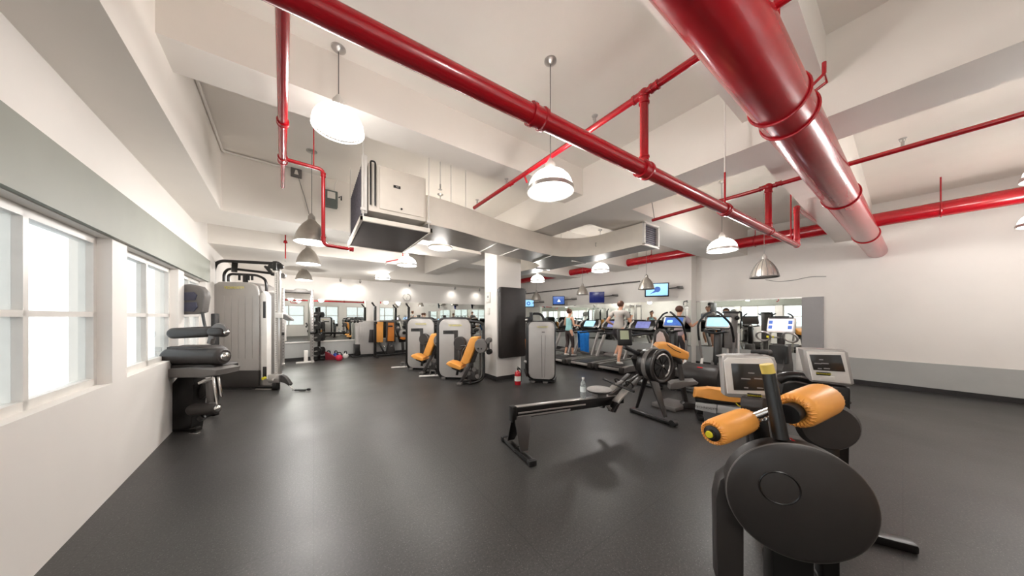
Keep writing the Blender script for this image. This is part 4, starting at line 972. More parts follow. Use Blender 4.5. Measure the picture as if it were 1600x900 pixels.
# monitor and arm
ma = Vector((XF - .6, .0, 1.2)); MB().bar((XF - .12, .02, .94), ma + Vector((.03, 0, -.08)), .07, .05, bv=.01).build('monitor_arm', 'blackpl', t)
pm = MB().box((0, 0, 0), (.2, .05, .235), bv=.015); MT = Matrix.Translation(ma + Vector((.0, -.03, .06))) @ Matrix.Rotation(R(-28), 4, 'Z') @ Matrix.Rotation(R(-8), 4, 'X')
pm.xf(MT); mo = pm.build('monitor', 'blackpl', t)
MB().box((-.01, -.026, .03), (.12, .004, .125)).xf(MT).build('lcd', 'lcd', mo)
m = MB()
for k in range(4): m.box((-.06 + k * .035, -.027, -.075), (.02, .004, .018), bv=.002)
tag(m.build('buttons', 'mid', mo), kind='stuff')
m = MB()
for k in range(4): m.box((-.012, -.0285, .072 - k * .028), (.09 - k * .012, .002, .008))
tag(m.build('lcd_print', 'dark', mo), kind='stuff')
# chain guide, footboards, seat, handle
MB().bar((1.42, 0, .42), (XF - .12, 0, .72), .05, .07, bv=.01).build('front_strut', 'dark', t)
for s in (-1, 1):
    MB().bar((1.5, s * .1, .42), (1.98, s * .1, .69), .08, .022, bv=.008).build('footboard', 'dark', t)
    MB().bar((1.46, s * .1, .39), (1.68, s * .1, .54), .11, .035, bv=.01, up=(0, 0, 1)).build('heel_cup', 'silver', t)
    MB().torus((1.74, s * .1, .6), .055, .01, (.8, 0, .55), n=16, m=5).build('foot_strap', 'black', t)
    MB().slab([(1.46, .4), (1.52, .4), (1.42, .27), (1.37, .28)], s * .1 - .05, s * .1 + .05, bv=.008).build('heel_plate', 'black', t)
MB().slab([(1.3, .36), (1.35, .36), (1.46, .28), (1.44, .265), (1.36, .29)], -.1, -.08, bv=.004).build('step_bracket', 'mid', t)
xs = 1.27
m = MB().sph((xs, 0, zr(xs) + .1), .17, (1.0, .95, .2), u=24, v=12); m.build('seat', mat('grey_seat', C(150, 147, 143), .5), t)
MB().sph((xs, 0, zr(xs) + .078), .165, (.98, .93, .14), u=24, v=10).build('seat_shell', 'dark', t)
MB().b2(xs - .08, xs + .08, -.06, .06, zr(xs), zr(xs) + .07, bv=.01).build('seat_carriage', 'mid', t)
MB().cyl((1.62, -.27, .555), (1.62, .27, .62), .017, n=12).build('handle', 'black', t)
MB().bar((1.6, 0, .59), (1.72, 0, .63), .07, .03, bv=.01).build('handle_cradle', 'mid', t)
Mw = Matrix.Translation(ra) @ Matrix.Rotation(rz, 4, 'Z')
xb = .985
b = thing('water_bottle', 'clear plastic water bottle standing on the rail of the rowing machine', 'bottle', Mw @ Vector((xb, 0, zr(xb) + .008)))
MB().lathe([(.0, 0), (.034, 0), (.037, .01), (.037, .07), (.033, .08), (.037, .09), (.037, .16), (.031, .2), (.016, .225), (.014, .25)], n=24).build('bottle_body', mat('bottle_plastic', C(226, 234, 234), .12, trans=.75, noise=.02), b)
MB().lathe([(.0385, .085), (.0385, .155)], n=24, cap=False).build('label_band', mat('bottle_label', C(214, 222, 222), .4), b)
MB().cyl((0, 0, .246), (0, 0, .272), .017, n=18).build('cap', 'whitemetal', b)

# ------------------------------------------------------------------ treadmills
def treadmill(loc, label, rz=-90.):
    t = thing('treadmill', label, 'treadmill', loc, R(rz), 'treadmills facing the mirror')
    W_ = .39
    MB().b2(-W_ + .1, W_ - .1, .02, 1.75, .13, .2, bv=.012).build('belt', 'blackpl', t)
    for s in (-1, 1):
        MB().slab([(0.04, .06), (.04, .2), (.3, .215), (1.9, .215), (2.0, .16), (2.0, .05)], s * W_ - .06, s * W_ + .06, bv=.015, mtx=Matrix(((0, 1, 0, 0), (1, 0, 0, 0), (0, 0, 1, 0), (0, 0, 0, 1)))).build('side_rail', 'mid', t)
        MB().b2(s * W_ - .065, s * W_ + .065, -.02, .06, .05, .215, bv=.02).build('rail_cap', 'dark', t)
        MB().bar((s * .4, 1.38, .2), (s * .36, 1.86, 1.12), .06, .11, bv=.02).build('upright', 'shield', t)
        MB().tube([(s * .38, 1.82, 1.05), (s * .4, 1.5, 1.06), (s * .4, .5, 1.03)], .028, n=10, fil=.08).build('handrail', 'black', t)
    MB().b2(-W_ + .06, W_ - .06, .0, .05, .1, .17, bv=.01).build('rear_roller_cover', 'silver', t)
    MB().slab([(1.66, .06), (1.66, .24), (1.75, .3), (2.05, .3), (2.15, .22), (2.15, .05)], -.36, .36, bv=.03, mtx=Matrix(((0, 1, 0, 0), (1, 0, 0, 0), (0, 0, 1, 0), (0, 0, 0, 1)))).build('motor_hood', 'mid', t)
    MB().b2(-W_, W_, .3, 1.9, .0, .06, bv=.01).build('underframe', 'black', t)
    tilt = Matrix.Translation((0, 1.8, 1.26)) @ Matrix.Rotation(R(-35), 4, 'X')
    MB().slab(rr(-.43, -.17, .43, .17, .12), -.05, .06, bv=.02).xf(tilt).build('console', 'black', t)
    for s in (-1, 1): MB().tube([(s * .4, -.04, -.14), (s * .445, -.04, 0), (s * .36, -.04, .17)], .026, n=8, fil=.1, flat=1.6).xf(tilt).build('console_trim', 'silver', t)
    MB().slab(rr(-.22, -.11, .22, .13, .02), -.062, -.04).xf(tilt).build('screen', 'scrblue', t)
    MB().bar((-.36, 1.8, 1.04), (.36, 1.8, 1.04), .12, .12, bv=.03).build('cross_bar', 'blackpl', t)
    return t
TX = 6.45
T1 = treadmill((TX + .05, 6.68, 0), 'treadmill with the woman in the teal top on it')
def dup(src, loc, label):
    c = copy_tree(src); c.location = loc; c['label'] = label; return c
T0 = dup(T1, (TX - .05, 7.66, 0), 'treadmill farthest back, partly hidden by the grey pulldown machine')
T2 = dup(T1, (TX + .1, 5.7, 0), 'empty treadmill with the blue towel over its handrail')
T3 = dup(T1, (TX + .15, 4.7, 0), 'treadmill with the runner in the grey shirt on it')

def set_screen(t, m):
    for o in kids(t):
        if o.name.startswith('screen'):
            o.data = o.data.copy(); o.data.materials[0] = M[m]
M['scrgrey'] = mat('grey_idle_screen', C(120, 118, 116), .3, noise=.1)
M['scrviolet'] = mat('violet_blue_screen', C(112, 118, 176), .3, emis=.35, noise=.2, scale=12)
set_screen(T0, 'scrgrey'); set_screen(T1, 'scrcyan'); set_screen(T2, 'scrviolet'); set_screen(T3, 'scrviolet')
# ------------------------------------------------------------------ crosstrainers and bike
def crosstrainer(loc, label, screen, rz=-90, drum=True):
    t = thing('elliptical_trainer', label, 'elliptical trainer', loc, R(rz), 'elliptical trainers before the mirror')
    MB().b2(-.06, .06, -.75, .8, .04, .12, bv=.02).build('base_beam', 'mid', t)
    for y in (-.75, .72): MB().b2(-.33, .33, y - .05, y + .05, 0, .07, bv=.02).build('base_foot', 'black', t)
    if drum:
        MB().lathe([(0, -.34), (.2, -.34), (.25, -.28), (.26, .3), (.22, .36), (0, .36)], (0, -.45, .32), (1, 0, 0), n=36).build('drum_housing', 'dark', t)
        MB().slab([(-.05, -.012), (.05, -.012), (.05, .012), (-.05, .012)], -.002, .002).xf(Matrix.Translation((.05, -.62, .52)) @ Matrix.Rotation(R(-45), 4, 'X')).build('sticker', 'red', t)
    MB().bar((0, .42, .1), (0, .5, 1.2), .13, .2, bv=.04).build('front_post', 'black', t)
    MB().slab([(-.16, .1), (.16, .1), (.1, .55), (-.1, .55)], .35, .75, bv=.05).build('front_cover', 'mid', t)
    tl = Matrix.Translation((0, .5, 1.42)) @ Matrix.Rotation(R(-25), 4, 'X')
    c = MB().slab(rr(-.24, -.14, .24, .14, .03), -.02, .04, bv=.01).xf(tl).build('console', 'silver', t)
    MB().slab(rr(-.21, -.105, .21, .11, .015), -.028, -.015).xf(tl).build('screen', screen, c)
    MB().slab(rr(-.15, -.03, -.02, .04, .02), -.031, -.026).xf(tl).build('screen_window', 'scrcyan', c)
    MB().slab(rr(-.24, .13, .24, .155, .01), -.03, .03).xf(tl).build('console_hood', 'blackpl', c)
    MB().tube([(-.2, .46, 1.22), (-.22, .3, 1.22), (-.1, .25, 1.2), (0, .4, 1.17), (.1, .25, 1.2), (.22, .3, 1.22), (.2, .46, 1.22)], .022, n=8, fil=.06).build('fixed_handle', 'blackpl', t)
    for s, lean in ((-1, .28), (1, -.1)):
        MB().tube([(s * .3, .45, .5), (s * .335, .36, 1.08)], .026, n=10).build('lower_arm', 'silver', t)
        MB().tube([(s * .33, .36, 1.0), (s * .335, .34, 1.1), (s * .34, .2 + lean * .4, 1.4), (s * .2, .1 + lean, 1.62), (s * .12, .16 + lean, 1.66)], .022, n=10, fil=.1).build('swing_arm', 'blackpl', t)
        MB().tube([(s * .3, .45, .58), (s * .28, .3, .3), (s * .2, -.1, .28 + .1 * s)], .03, n=8, fil=.12).build('link_arm', 'whitemetal', t)
        MB().b2(s * .2 - .08, s * .2 + .08, -.35, .05, .28 + .1 * s, .33 + .1 * s, bv=.015).build('pedal', 'blackpl', t)
        MB().bar((s * .2, -.3, .29 + .1 * s), (s * .12, -.5, .4), .04, .05).build('crank_arm', 'silver', t)
    return t
p1 = at_d(1053, 500, 6.9); E1 = crosstrainer((p1.x - .5, p1.y, 0), 'elliptical trainer with dark blue screen, nearest the treadmills', 'scrblue')
p2 = at_d(1122, 500, 6.35); E2 = crosstrainer((p2.x - .5, p2.y, 0), 'elliptical trainer with pale cyan screen, left of the exercise bike', 'scrcyan')
p0 = at_d(995, 500, 8.6)
# stair climber with drum and the x shaped arms
f = Fr(1212, 590, d=5.3)
t = thing('exercise_bike', 'upright exercise bike with a pink and white screen and silver ring handles', 'exercise bike', f.o, R(-100))
# local +y is forwards (towards the mirror)
MB().slab([(-.5, .05), (-.5, .22), (-.2, .3), (.06, .62), (.1, 1.02), (.34, 1.02), (.36, .6), (.45, .25), (.45, .05)], -.11, .11, bv=.04, mtx=Matrix(((0, 1, 0, 0), (1, 0, 0, 0), (0, 0, 1, 0), (0, 0, 0, 1)))).build('body_shell', 'dark', t)
MB().slab([(.06, .66), (.08, 1.0), (.16, 1.0), (.2, .66)], -.14, .14, bv=.02, mtx=Matrix(((0, 1, 0, 0), (1, 0, 0, 0), (0, 0, 1, 0), (0, 0, 0, 1)))).build('front_panel', 'black', t)
MB().lathe([(0, -.13), (.2, -.13), (.24, -.09), (.24, .09), (.2, .13), (0, .13)], (0, -.02, .3), (1, 0, 0), n=32).build('drive_housing', 'dark', t)
for y in (-.48, .42): MB().b2(-.28, .28, y - .05, y + .05, 0, .07, bv=.02).build('base_foot', 'black', t)
MB().b2(-.05, .05, -.48, .42, .03, .09, bv=.01).build('base_beam', 'black', t)
tl = Matrix.Translation((0, .2, 1.39)) @ Matrix.Rotation(R(-14), 4, 'X')
c = MB().slab(rr(-.2, -.15, .2, .15, .025), -.02, .04, bv=.01).xf(tl).build('console', 'whitemetal', t)
MB().slab(rr(-.18, -.12, .18, .115, .012), -.027, -.015).xf(tl).build('screen', 'scrpink', c)
for x in (-.145, .145):
    for z in (-.05, .05): MB().slab(rr(x - .03, z - .035, x + .03, z + .035, .006), -.03, -.026).xf(tl).build('screen_tile', 'scrblue', c)
MB().slab(rr(-.18, .125, .18, .15, .006), -.03, .0).xf(tl).build('console_hood', 'black', c)
MB().bar((0, .22, 1.0), (0, .22, 1.3), .1, .08, bv=.02).build('console_post', 'dark', t)
m = MB().b2(-.17, -.06, .07, .085, 1.14, 1.18); m.build('yellow_badge', 'yellow', t)
for s in (-1, 1):
    MB().torus((s * .2, .02, 1.17), .105, .018, (.15 * s, .9, .6), n=24).build('ring_handle', 'silver', t)
    MB().tube([(s * .1, .05, 1.16), (s * .05, .15, 1.15), (0, .22, 1.14)], .018, n=8).build('handle_stem', 'silver', t)
    MB().tube([(s * .13, -.02, .3), (s * .17, -.02 + s * .1, .3 - s * .13)], .018, n=8).build('crank', 'silver', t)
    MB().b2(s * .17 + (0 if s > 0 else -.1), s * .17 + (.1 if s > 0 else 0), -.06 + s * .1, .03 + s * .1, .27 - s * .13, .3 - s * .13, bv=.01).build('pedal', 'black', t)
MB().bar((0, -.34, .25), (0, -.42, .86), .06, .06, bv=.02).build('seat_post', 'silver', t)
MB().slab([(-.13, -.6), (.13, -.6), (.12, -.42), (.04, -.25), (-.04, -.25), (-.12, -.42)], -.04, .04, bv=.02, mtx=Matrix(((1, 0, 0, 0), (0, 0, 1, 0), (0, 1, 0, .9), (0, 0, 0, 1)))).build('saddle', 'blackpl', t)
MB().bar((.25, .25, .55), (.25, .26, .98), .1, .03).build('towel_holder', 'whitemetal', t)
# grey cable tower by the right mirror
f = Fr(1147, 560, d=7.0)
t = thing('cable_tower', 'slender grey tower with black cap between the pale cyan and pink screens', 'exercise machine', f.o, f.rz)
MB().slab(f.out([(1140, 545), (1138.5, 488), (1155, 488), (1152, 545)], 0.), 0, .2, bv=.04).build('tower_cover', 'mid', t)
MB().slab(f.out([(1138, 489), (1139, 486.5), (1144, 485.5), (1155, 487), (1155.5, 490)], 0.), -.01, .21, bv=.01).build('cap', 'black', t)
MB().tube(f.pts([(1155, 487), (1158, 488), (1158.5, 499)], .05), .022, n=8, fil=.03).build('top_arm', 'black', t)
for u in (1138, 1153): MB().bar(f.p(u, 580, .1), f.p(u, 520, .1), .05, .05).build('guide_post', 'whitemetal', t)
MB().box((0, .1, .03), (.6, .7, .06), bv=.015).build('base_plate', 'black', t)
MB().bar((0, .1, .03), (0, .1, 1.0), .14, .14, bv=.02).build('post', 'mid', t)
MB().sph(f.p(1152, 497, -.03), .05).build('knob', 'black', t)

# ------------------------------------------------------------------ the orange seated machine and bench
f = Fr(1066, 636, yaw=-20)
t = thing('back_extension_machine', 'machine with big tilted orange cushion and round mesh back, on a grey foot platform', 'exercise machine', f.o, f.rz)
m = MB(); cs = [at_z(u, v, .07) for u, v in ((1018, 628), (1043, 621), (1066, 626), (1068, 634), (1055, 638))]
inv = Matrix.Translation(f.o) @ Matrix.Rotation(f.rz, 4, 'Z'); inv = inv.inverted(); cs = [inv @ c for c in cs]
m.slab([(c.x, c.y) for c in cs], .0, .07, bv=.015, mtx=Matrix(((1, 0, 0, 0), (0, 0, 1, 0), (0, 1, 0, 0), (0, 0, 0, 1)))).build('foot_platform', 'mid', t)
MB().slab(f.out([(1058, 640), (1062, 630), (1068, 626), (1086, 628), (1088, 642), (1074, 646)], .0), -.1, .08, bv=.02).build('base_arm', 'dark', t)
MB().bar(f.p(1071, 628, .0), f.p(1059, 556, .05), .075, .1, bv=.02).build('post', 'dark', t)
MB().slab(f.out([(1045, 607), (1046, 599), (1052, 596), (1066, 595), (1086, 594), (1090, 597), (1088, 600), (1070, 603), (1056, 605), (1052, 608)], -.05), -.12, .12, bv=.02, seg=3).build('knee_pad', 'mid', t)
MB().slab(f.out([(1047, 609), (1047, 603), (1058, 602), (1062, 605), (1052, 609)], -.02), -.08, .06, bv=.01).build('pad_bracket', 'black', t)
MB().slab(f.out([(1023.5, 541), (1027, 536.5), (1040, 535.5), (1051, 538), (1073, 549), (1073.5, 555), (1071, 560.5), (1061, 559), (1042, 553), (1034, 548)], -.1), -.28, .2, bv=.035, seg=4).build('cushion', 'orange', t)
MB().tube(f.pts([(1042, 538), (1047, 542), (1054, 547), (1064, 551)], -.285), .006, n=6, fil=.05).build('seam', 'dark', t)
MB().slab(f.out([(1021, 538), (1021, 524), (1025, 516), (1032, 513.5), (1039, 516), (1046, 525), (1047, 540), (1030, 541)], .3), .28, .36, bv=.03, seg=3).build('back_ring', 'dark', t)
MB().slab(f.out([(1025, 536), (1026, 523), (1031, 517.5), (1036, 520), (1040, 530), (1041, 537)], .27), .262, .3, bv=.012).build('back_mesh', mat('pale_mesh', C(206, 196, 196), .7), t)
MB().bar(f.p(1037, 545, .25), f.p(1060, 560, .1), .07, .07).build('back_support', 'black', t)
MB().bar(f.p(1047, 556, -.1), f.p(1062, 566, .0), .1, .06).build('cushion_bracket', 'black', t)
MB().lathe([(0, -.06), (.07, -.06), (.07, .06), (0, .06)], f.p(1051, 566, .05), (.3, 1, 0), n=24).build('pivot', 'dark', t)
MB().sph(f.p(1044, 560, .0), .03).build('knob', 'chrome', t)
f = Fr(1118, 655, yaw=-28)
t = thing('bench_machine', 'low bench with orange pad on a silver rail behind the grey console', 'exercise machine', f.o, f.rz)
yb0, yb1 = -.1, .08
MB().slab(f.out([(1084, 621.5), (1086, 608), (1108, 607), (1134, 609), (1158, 626), (1167, 630), (1150, 629), (1110, 624)], yb0), yb0, yb1, bv=.03, seg=3).build('bench_pad', 'orange', t)
MB().slab(f.out([(1087, 628), (1087, 622.5), (1168, 630), (1168, 636)], yb0 + .02), yb0 + .02, yb1 - .02, bv=.008).build('pad_base', 'black', t)
rl = MB().slab(f.out([(1087, 640), (1088, 629), (1120, 633), (1119, 646.5)], yb0 - .0), yb0, yb0 + .1, bv=.012).build('rail_cover', 'railgrey', t)
a = f.p(1103, 637.5, yb0 - .005); text('TECHNOGYM', .045, 'dark', rl, FRONT(a.x, yb0 - .003, a.z), 'logo')
MB().slab(f.out([(1120, 645), (1121, 633), (1180, 641), (1180, 652)], yb0 + .01), yb0 + .01, yb0 + .09, bv=.01).build('rail', 'railgrey', t)
for u in (1092, 1150): a = f.p(u, 645, .1); MB().bar((a.x, -.2, .03), (a.x, .3, .03), .07, .06, bv=.01).build('foot_bar', 'black', t); MB().bar((a.x, .0, .04), (a.x, .0, a.z + .1), .08, .08, bv=.01).build('leg', 'black', t)
f2 = f.p(1163, 634, -.02); MB().sph(f2, .05).build('knob', 'mid', t)
MB().tube(f.pts([(1150, 630), (1154, 634), (1160, 636)], yb0 - .03), .008, n=6).build('adjust_lever', 'yellow', t)

# ------------------------------------------------------------------ the front machine: orange rollers, console, dark wheel housing
f = Fr(1215, 700, yaw=-24, d=1.36)
t = thing('abdominal_machine', 'large dark machine with two orange rollers and yellow topped post, nearest the camera', 'exercise machine', f.o, f.rz)
def froller(pa_, pb_, r, m='orange'):
    pa_, pb_ = Vector(pa_), Vector(pb_); ax_ = (pb_ - pa_).normalized(); L = (pb_ - pa_).length
    pr = [(.0, .012), (r * .5, .012), (r * .62, .0), (r * .8, .003), (r * .95, .02), (r, .045), (r * 1.01, L * .5), (r, L - .045), (r * .95, L - .02), (r * .8, L - .003), (r * .62, L), (r * .5, L - .012), (0, L - .012)]
    ro = MB().lathe(pr, pa_, ax_, n=44).build('roller', m, t)
    pk = MB(); u_ = ax_.orthogonal().normalized(); w_ = ax_.cross(u_)
    for e, sg in ((pa_, 1), (pb_, -1)):
        for k in range(26):
            a_ = 2 * PI * k / 26; d_ = u_ * math.cos(a_) + w_ * math.sin(a_)
            pk.tube([e + d_ * r * .58 + ax_ * sg * .004, e + d_ * r * .76 - ax_ * sg * .003, e + d_ * r * .93 + ax_ * sg * .012], [.0035, .0055, .002], n=5)
    tag(pk.build('gathered_pleats', m, ro), kind='stuff'); return ro
A0, A1 = f.p(1113, 677, -.14), f.p(1168, 655, .1)
r0 = froller(A0, A1, .062)
axd = (A1 - A0).normalized()
MB().lathe([(0, 0), (.034, 0), (.037, -.006), (.037, -.016), (.022, -.022), (.02, -.036), (0, -.038)], A0 + axd * .012, axd, n=28).build('end_cap', 'blackpl', r0)
MB().lathe([(0, -.041), (.015, -.041), (.017, -.034), (0, -.034)], A0 + axd * .01, axd, n=20).build('yellow_plug', 'yellow', r0)
B0, B1 = f.p(1240, 643, .1), f.p(1288, 622, .36)
r1 = froller(B0, B1, .087)
bx_ = (B1 - B0).normalized()
MB().lathe([(0, -.062), (.046, -.062), (.048, -.055), (.044, .0), (.04, .03), (0, .035)], B0, bx_, n=32).build('roller_hub', 'blackpl', t)
MB().cyl(A1 - axd * .02, f.p(1206, 640, .06), .02, n=14).build('roller_shaft', 'chrome', t)
sh = MB()
for k in range(5): sh.torus(A1.lerp(f.p(1206, 648, .06), .25 + k * .15), .02, .006, axd, n=14, m=6)
sh.build('spring', 'chrome', t)
MB().cyl(f.p(1220, 686, .0), f.p(1201, 583, .05), .031, .027, n=28).build('post', 'black', t)
pc, pd_ = f.p(1201, 583, .05), f.p(1197, 569, .05)
MB().cyl(pc, pd_, .0275, n=28).build('post_tape', 'yellowtape', t)
# wheel housing
hc = f.p(1240, 778, .0)
hr = (f.p(1240, 689, .0) - hc).length
hx = f.p(1140, 790, .0).x - hc.x
MB().lathe([(0, -.055), (hr * .9, -.05), (hr * .985, -.035), (hr, 0.), (hr * .985, .05), (hr * .9, .06), (0, .06)], (hc.x, hc.y, hc.z), (0, 1, 0), n=64).build('wheel_housing', 'dark', t)
MB().torus((hc.x, hc.y - .03, hc.z), hr * .985, .005, (0, 1, 0), n=64, m=6).build('housing_seam', 'mid', t)
fc = f.p(1218, 756, -.055); MB().torus((fc.x, hc.y - .054, fc.z - .02), .075, .004, (0, 1, 0), n=36, m=5).build('round_emblem', 'black', t)
MB().slab(f.out([(1116, 775), (1122, 746), (1146, 728), (1160, 745), (1160, 900), (1118, 900)], .03), .0, .1, bv=.012).build('front_fender', 'dark', t)
MB().slab(f.out([(1226, 684), (1262, 692), (1296, 715), (1318, 742), (1330, 790), (1322, 800), (1300, 745), (1262, 706)], .06), .0, .16, bv=.02).build('rear_fender', 'mid', t)
MB().slab(rr(f.p(1237, 690, .0).x, f.p(1240, 690, .0).z - .006, f.p(1243, 690, 0).x, f.p(1240, 690, 0).z + .006, .004), .0, .03).build('red_sticker', 'red', t)
MB().bar((hc.x, .06, hc.z), (hc.x, .06, .05), .16, .12, bv=.02).build('column', 'black', t)
MB().bar((hc.x - .25, .05, .03), (hc.x + .5, .05, .03), .09, .06, bv=.015).build('base_frame', 'black', t)
MB().bar((hc.x + .1, -.25, .03), (hc.x + .1, .55, .03), .09, .06, bv=.015).build('base_frame', 'black', t)
MB().bar((hc.x + .1, .42, .05), f.p(1180, 640, .42), .09, .09, bv=.015).build('console_post', 'black', t)
MB().lathe([(0, -.05), (.05, -.05), (.05, .05), (0, .05)], f.p(1178, 634, .3), (1, -.6, .1), n=22).build('console_joint', 'dark', t)
def console(f, t, P, y, dep=.09, skew=0.):
    o_ = f.out(P, y); cs_ = MB().slab(o_, y, y + dep, bv=.012, seg=3).build('console', 'shield', t)
    return cs_
y = .38
cs_ = console(f, t, [(1132, 618), (1128, 562), (1130, 556.5), (1136, 555), (1204, 556.5), (1211, 559), (1213.5, 568), (1217.5, 622), (1212, 625.5), (1139, 621)], y)
MB().slab(f.out([(1137, 615), (1131.5, 564), (1137, 559), (1205, 560.5), (1209, 566), (1213, 619)], y - .012), y - .013, y + .01, bv=.005).build('console_bezel', 'whitemetal', cs_)
MB().slab(f.out([(1147, 609.5), (1142.5, 568), (1203, 569), (1207, 611)], y - .018), y - .019, y + .0, bv=.002).build('screen', 'scrdark', cs_)
for u, v, w in ((1174, 583, .03), (1165.5, 592, .045), (1186, 592, .045), (1166, 606, .02), (1188, 606.5, .03)):
    a = f.p(u, v, y - .021); MB().box((a.x, y - .02, a.z), (w, .002, .006)).build('screen_print', 'textgrey', cs_)
a = f.p(1178.5, 618.3, y - .016); bd = MB().box((a.x, y - .015, a.z), (.066, .006, .026), bv=.002).build('badge', 'blackpl', cs_); text('TECHNOGYM', .0115, 'yellow', bd, FRONT(a.x, y - .0185, a.z), 'logo')
MB().slab(f.out([(1122, 557), (1136, 554), (1190, 554.5), (1198, 557), (1192, 559), (1136, 557.5)], y + .03), y + .02, y + .1, bv=.003).build('top_shelf', 'mid', cs_)
MB().lathe([(0, -.03), (.12, -.03), (.14, 0), (.12, .03), (0, .03)], f.p(1292, 665, .4), (0, 1, 0), n=32).build('rear_wheel', 'dark', t)
MB().bar(f.p(1292, 668, .42), (f.p(1292, 668, .42).x, .42, .06), .08, .08, bv=.015).build('rear_column', 'black', t)
MB().bar((f.p(1292, 668, .42).x, -.1, .03), (f.p(1292, 668, .42).x, .5, .03), .09, .06, bv=.015).build('base_frame', 'black', t)
# its neighbour with a second grey console
f = Fr(1285, 700, yaw=-30, d=1.95)
t = thing('console_machine', 'dark machine with a second grey console at the right edge of the photograph', 'exercise machine', f.o, f.rz)
y = 0.
cs_ = console(f, t, [(1264, 590), (1256, 552), (1254, 546), (1262, 544.5), (1320, 547), (1326, 551), (1336, 600), (1330, 603), (1270, 597)], y, .1)
MB().slab(f.out([(1270, 594), (1260, 549), (1320, 550.5), (1330, 600)], -.012), -.013, .01, bv=.004).build('console_bezel', 'whitemetal', cs_)
MB().slab(f.out([(1271.5, 578), (1265, 554), (1314, 555), (1321, 581)], -.018), -.019, 0, bv=.002).build('screen', 'scrdark', cs_)
for u, v, w in ((1283, 562, .02), (1278, 568, .035), (1289, 568, .035), (1281, 576, .02), (1292, 576, .03)):
    a = f.p(u, v, -.02); MB().box((a.x, -.02, a.z), (w, .002, .006)).build('screen_print', 'textgrey', cs_)
a = f.p(1286.5, 584, -.016); bd = MB().box((a.x, -.015, a.z), (.07, .006, .022), bv=.002).build('badge', 'blackpl', cs_); text('TECHNOGYM', .012, 'yellow', bd, FRONT(a.x, -.0185, a.z), 'logo')
a = f.p(1293, 591, -.014); MB().box((a.x, -.013, a.z), (.07, .006, .03), bv=.002).build('label_plate', 'paper', cs_)
MB().tube(f.pts([(1214, 594), (1228, 587.5), (1250, 588), (1275, 596), (1300, 608), (1320, 630)], .1), .05, n=14, fil=.12, flat=.7).build('curved_arm', 'black', t)
MB().tube(f.pts([(1250, 588.5), (1276, 594.5), (1300, 604)], .06), .012, n=8).build('arm_trim', 'mid', t)
MB().slab(f.out([(1216, 612), (1220, 597), (1240, 594), (1290, 604), (1290, 640), (1262, 640)], .25), .2, .34, bv=.03).build('seat_housing', 'blackpl', t)
a = f.p(1300, 640, .1)
MB().bar((a.x, .1, .04), (a.x, .06, f.p(1300, 600, .06).z), .12, .12, bv=.02).build('column', 'black', t)
MB().bar((a.x - .5, .15, .03), (a.x + .4, .15, .03), .09, .06, bv=.015).build('base_frame', 'black', t)
MB().bar((a.x - .4, .2, .03), (a.x - .4, .26, f.p(1250, 620, .25).z), .1, .1, bv=.015).build('seat_post', 'black', t)

# ------------------------------------------------------------------ people
def skin_mesh(name, chains, m, parent, sub=2, extra=None):
    """chains: lists of (point, radius); first point of the first chain is the root; chains that begin on an existing point join it"""
    bm = bmesh.new(); lay = bm.verts.layers.skin.verify(); idx = {}
    def vert(p, r):
        k = tuple(round(c, 4) for c in p)
        if k not in idx:
            v = bm.verts.new(p); v[lay].radius = (r, r) if not isinstance(r, tuple) else r; v[lay].use_root = not idx; idx[k] = v
        return idx[k]
    for ch in chains:
        pv = None
        for p, r in ch:
            v = vert(p, r)
            if pv is not None and v is not pv and not bm.edges.get((pv, v)): bm.edges.new((pv, v))
            pv = v
    me = bpy.data.meshes.new(name); bm.to_mesh(me); bm.free()
    o = bpy.data.objects.new(name, me); COL.objects.link(o)
    s = o.modifiers.new('s', 'SKIN'); s.use_smooth_shade = True; s.branch_smoothing = .3
    d = o.modifiers.new('d', 'SUBSURF'); d.levels = d.render_levels = sub
    dg = bpy.context.evaluated_depsgraph_get(); dg.update()
    me2 = bpy.data.meshes.new_from_object(o.evaluated_get(dg)); me2.name = name
    bpy.data.objects.remove(o)
    if extra is not None:
        b2 = bmesh.new(); b2.from_mesh(me2)
        me3 = bpy.data.meshes.new('t'); extra.bm.to_mesh(me3); extra.bm.free(); b2.from_mesh(me3); b2.to_mesh(me2); b2.free(); bpy.data.meshes.remove(me3)
    for p in me2.polygons: p.use_smooth = True
    me2.materials.clear(); me2.materials.append(M[m])
    o = bpy.data.objects.new(name, me2); COL.objects.link(o); o.parent = parent
    return o
V = Vector
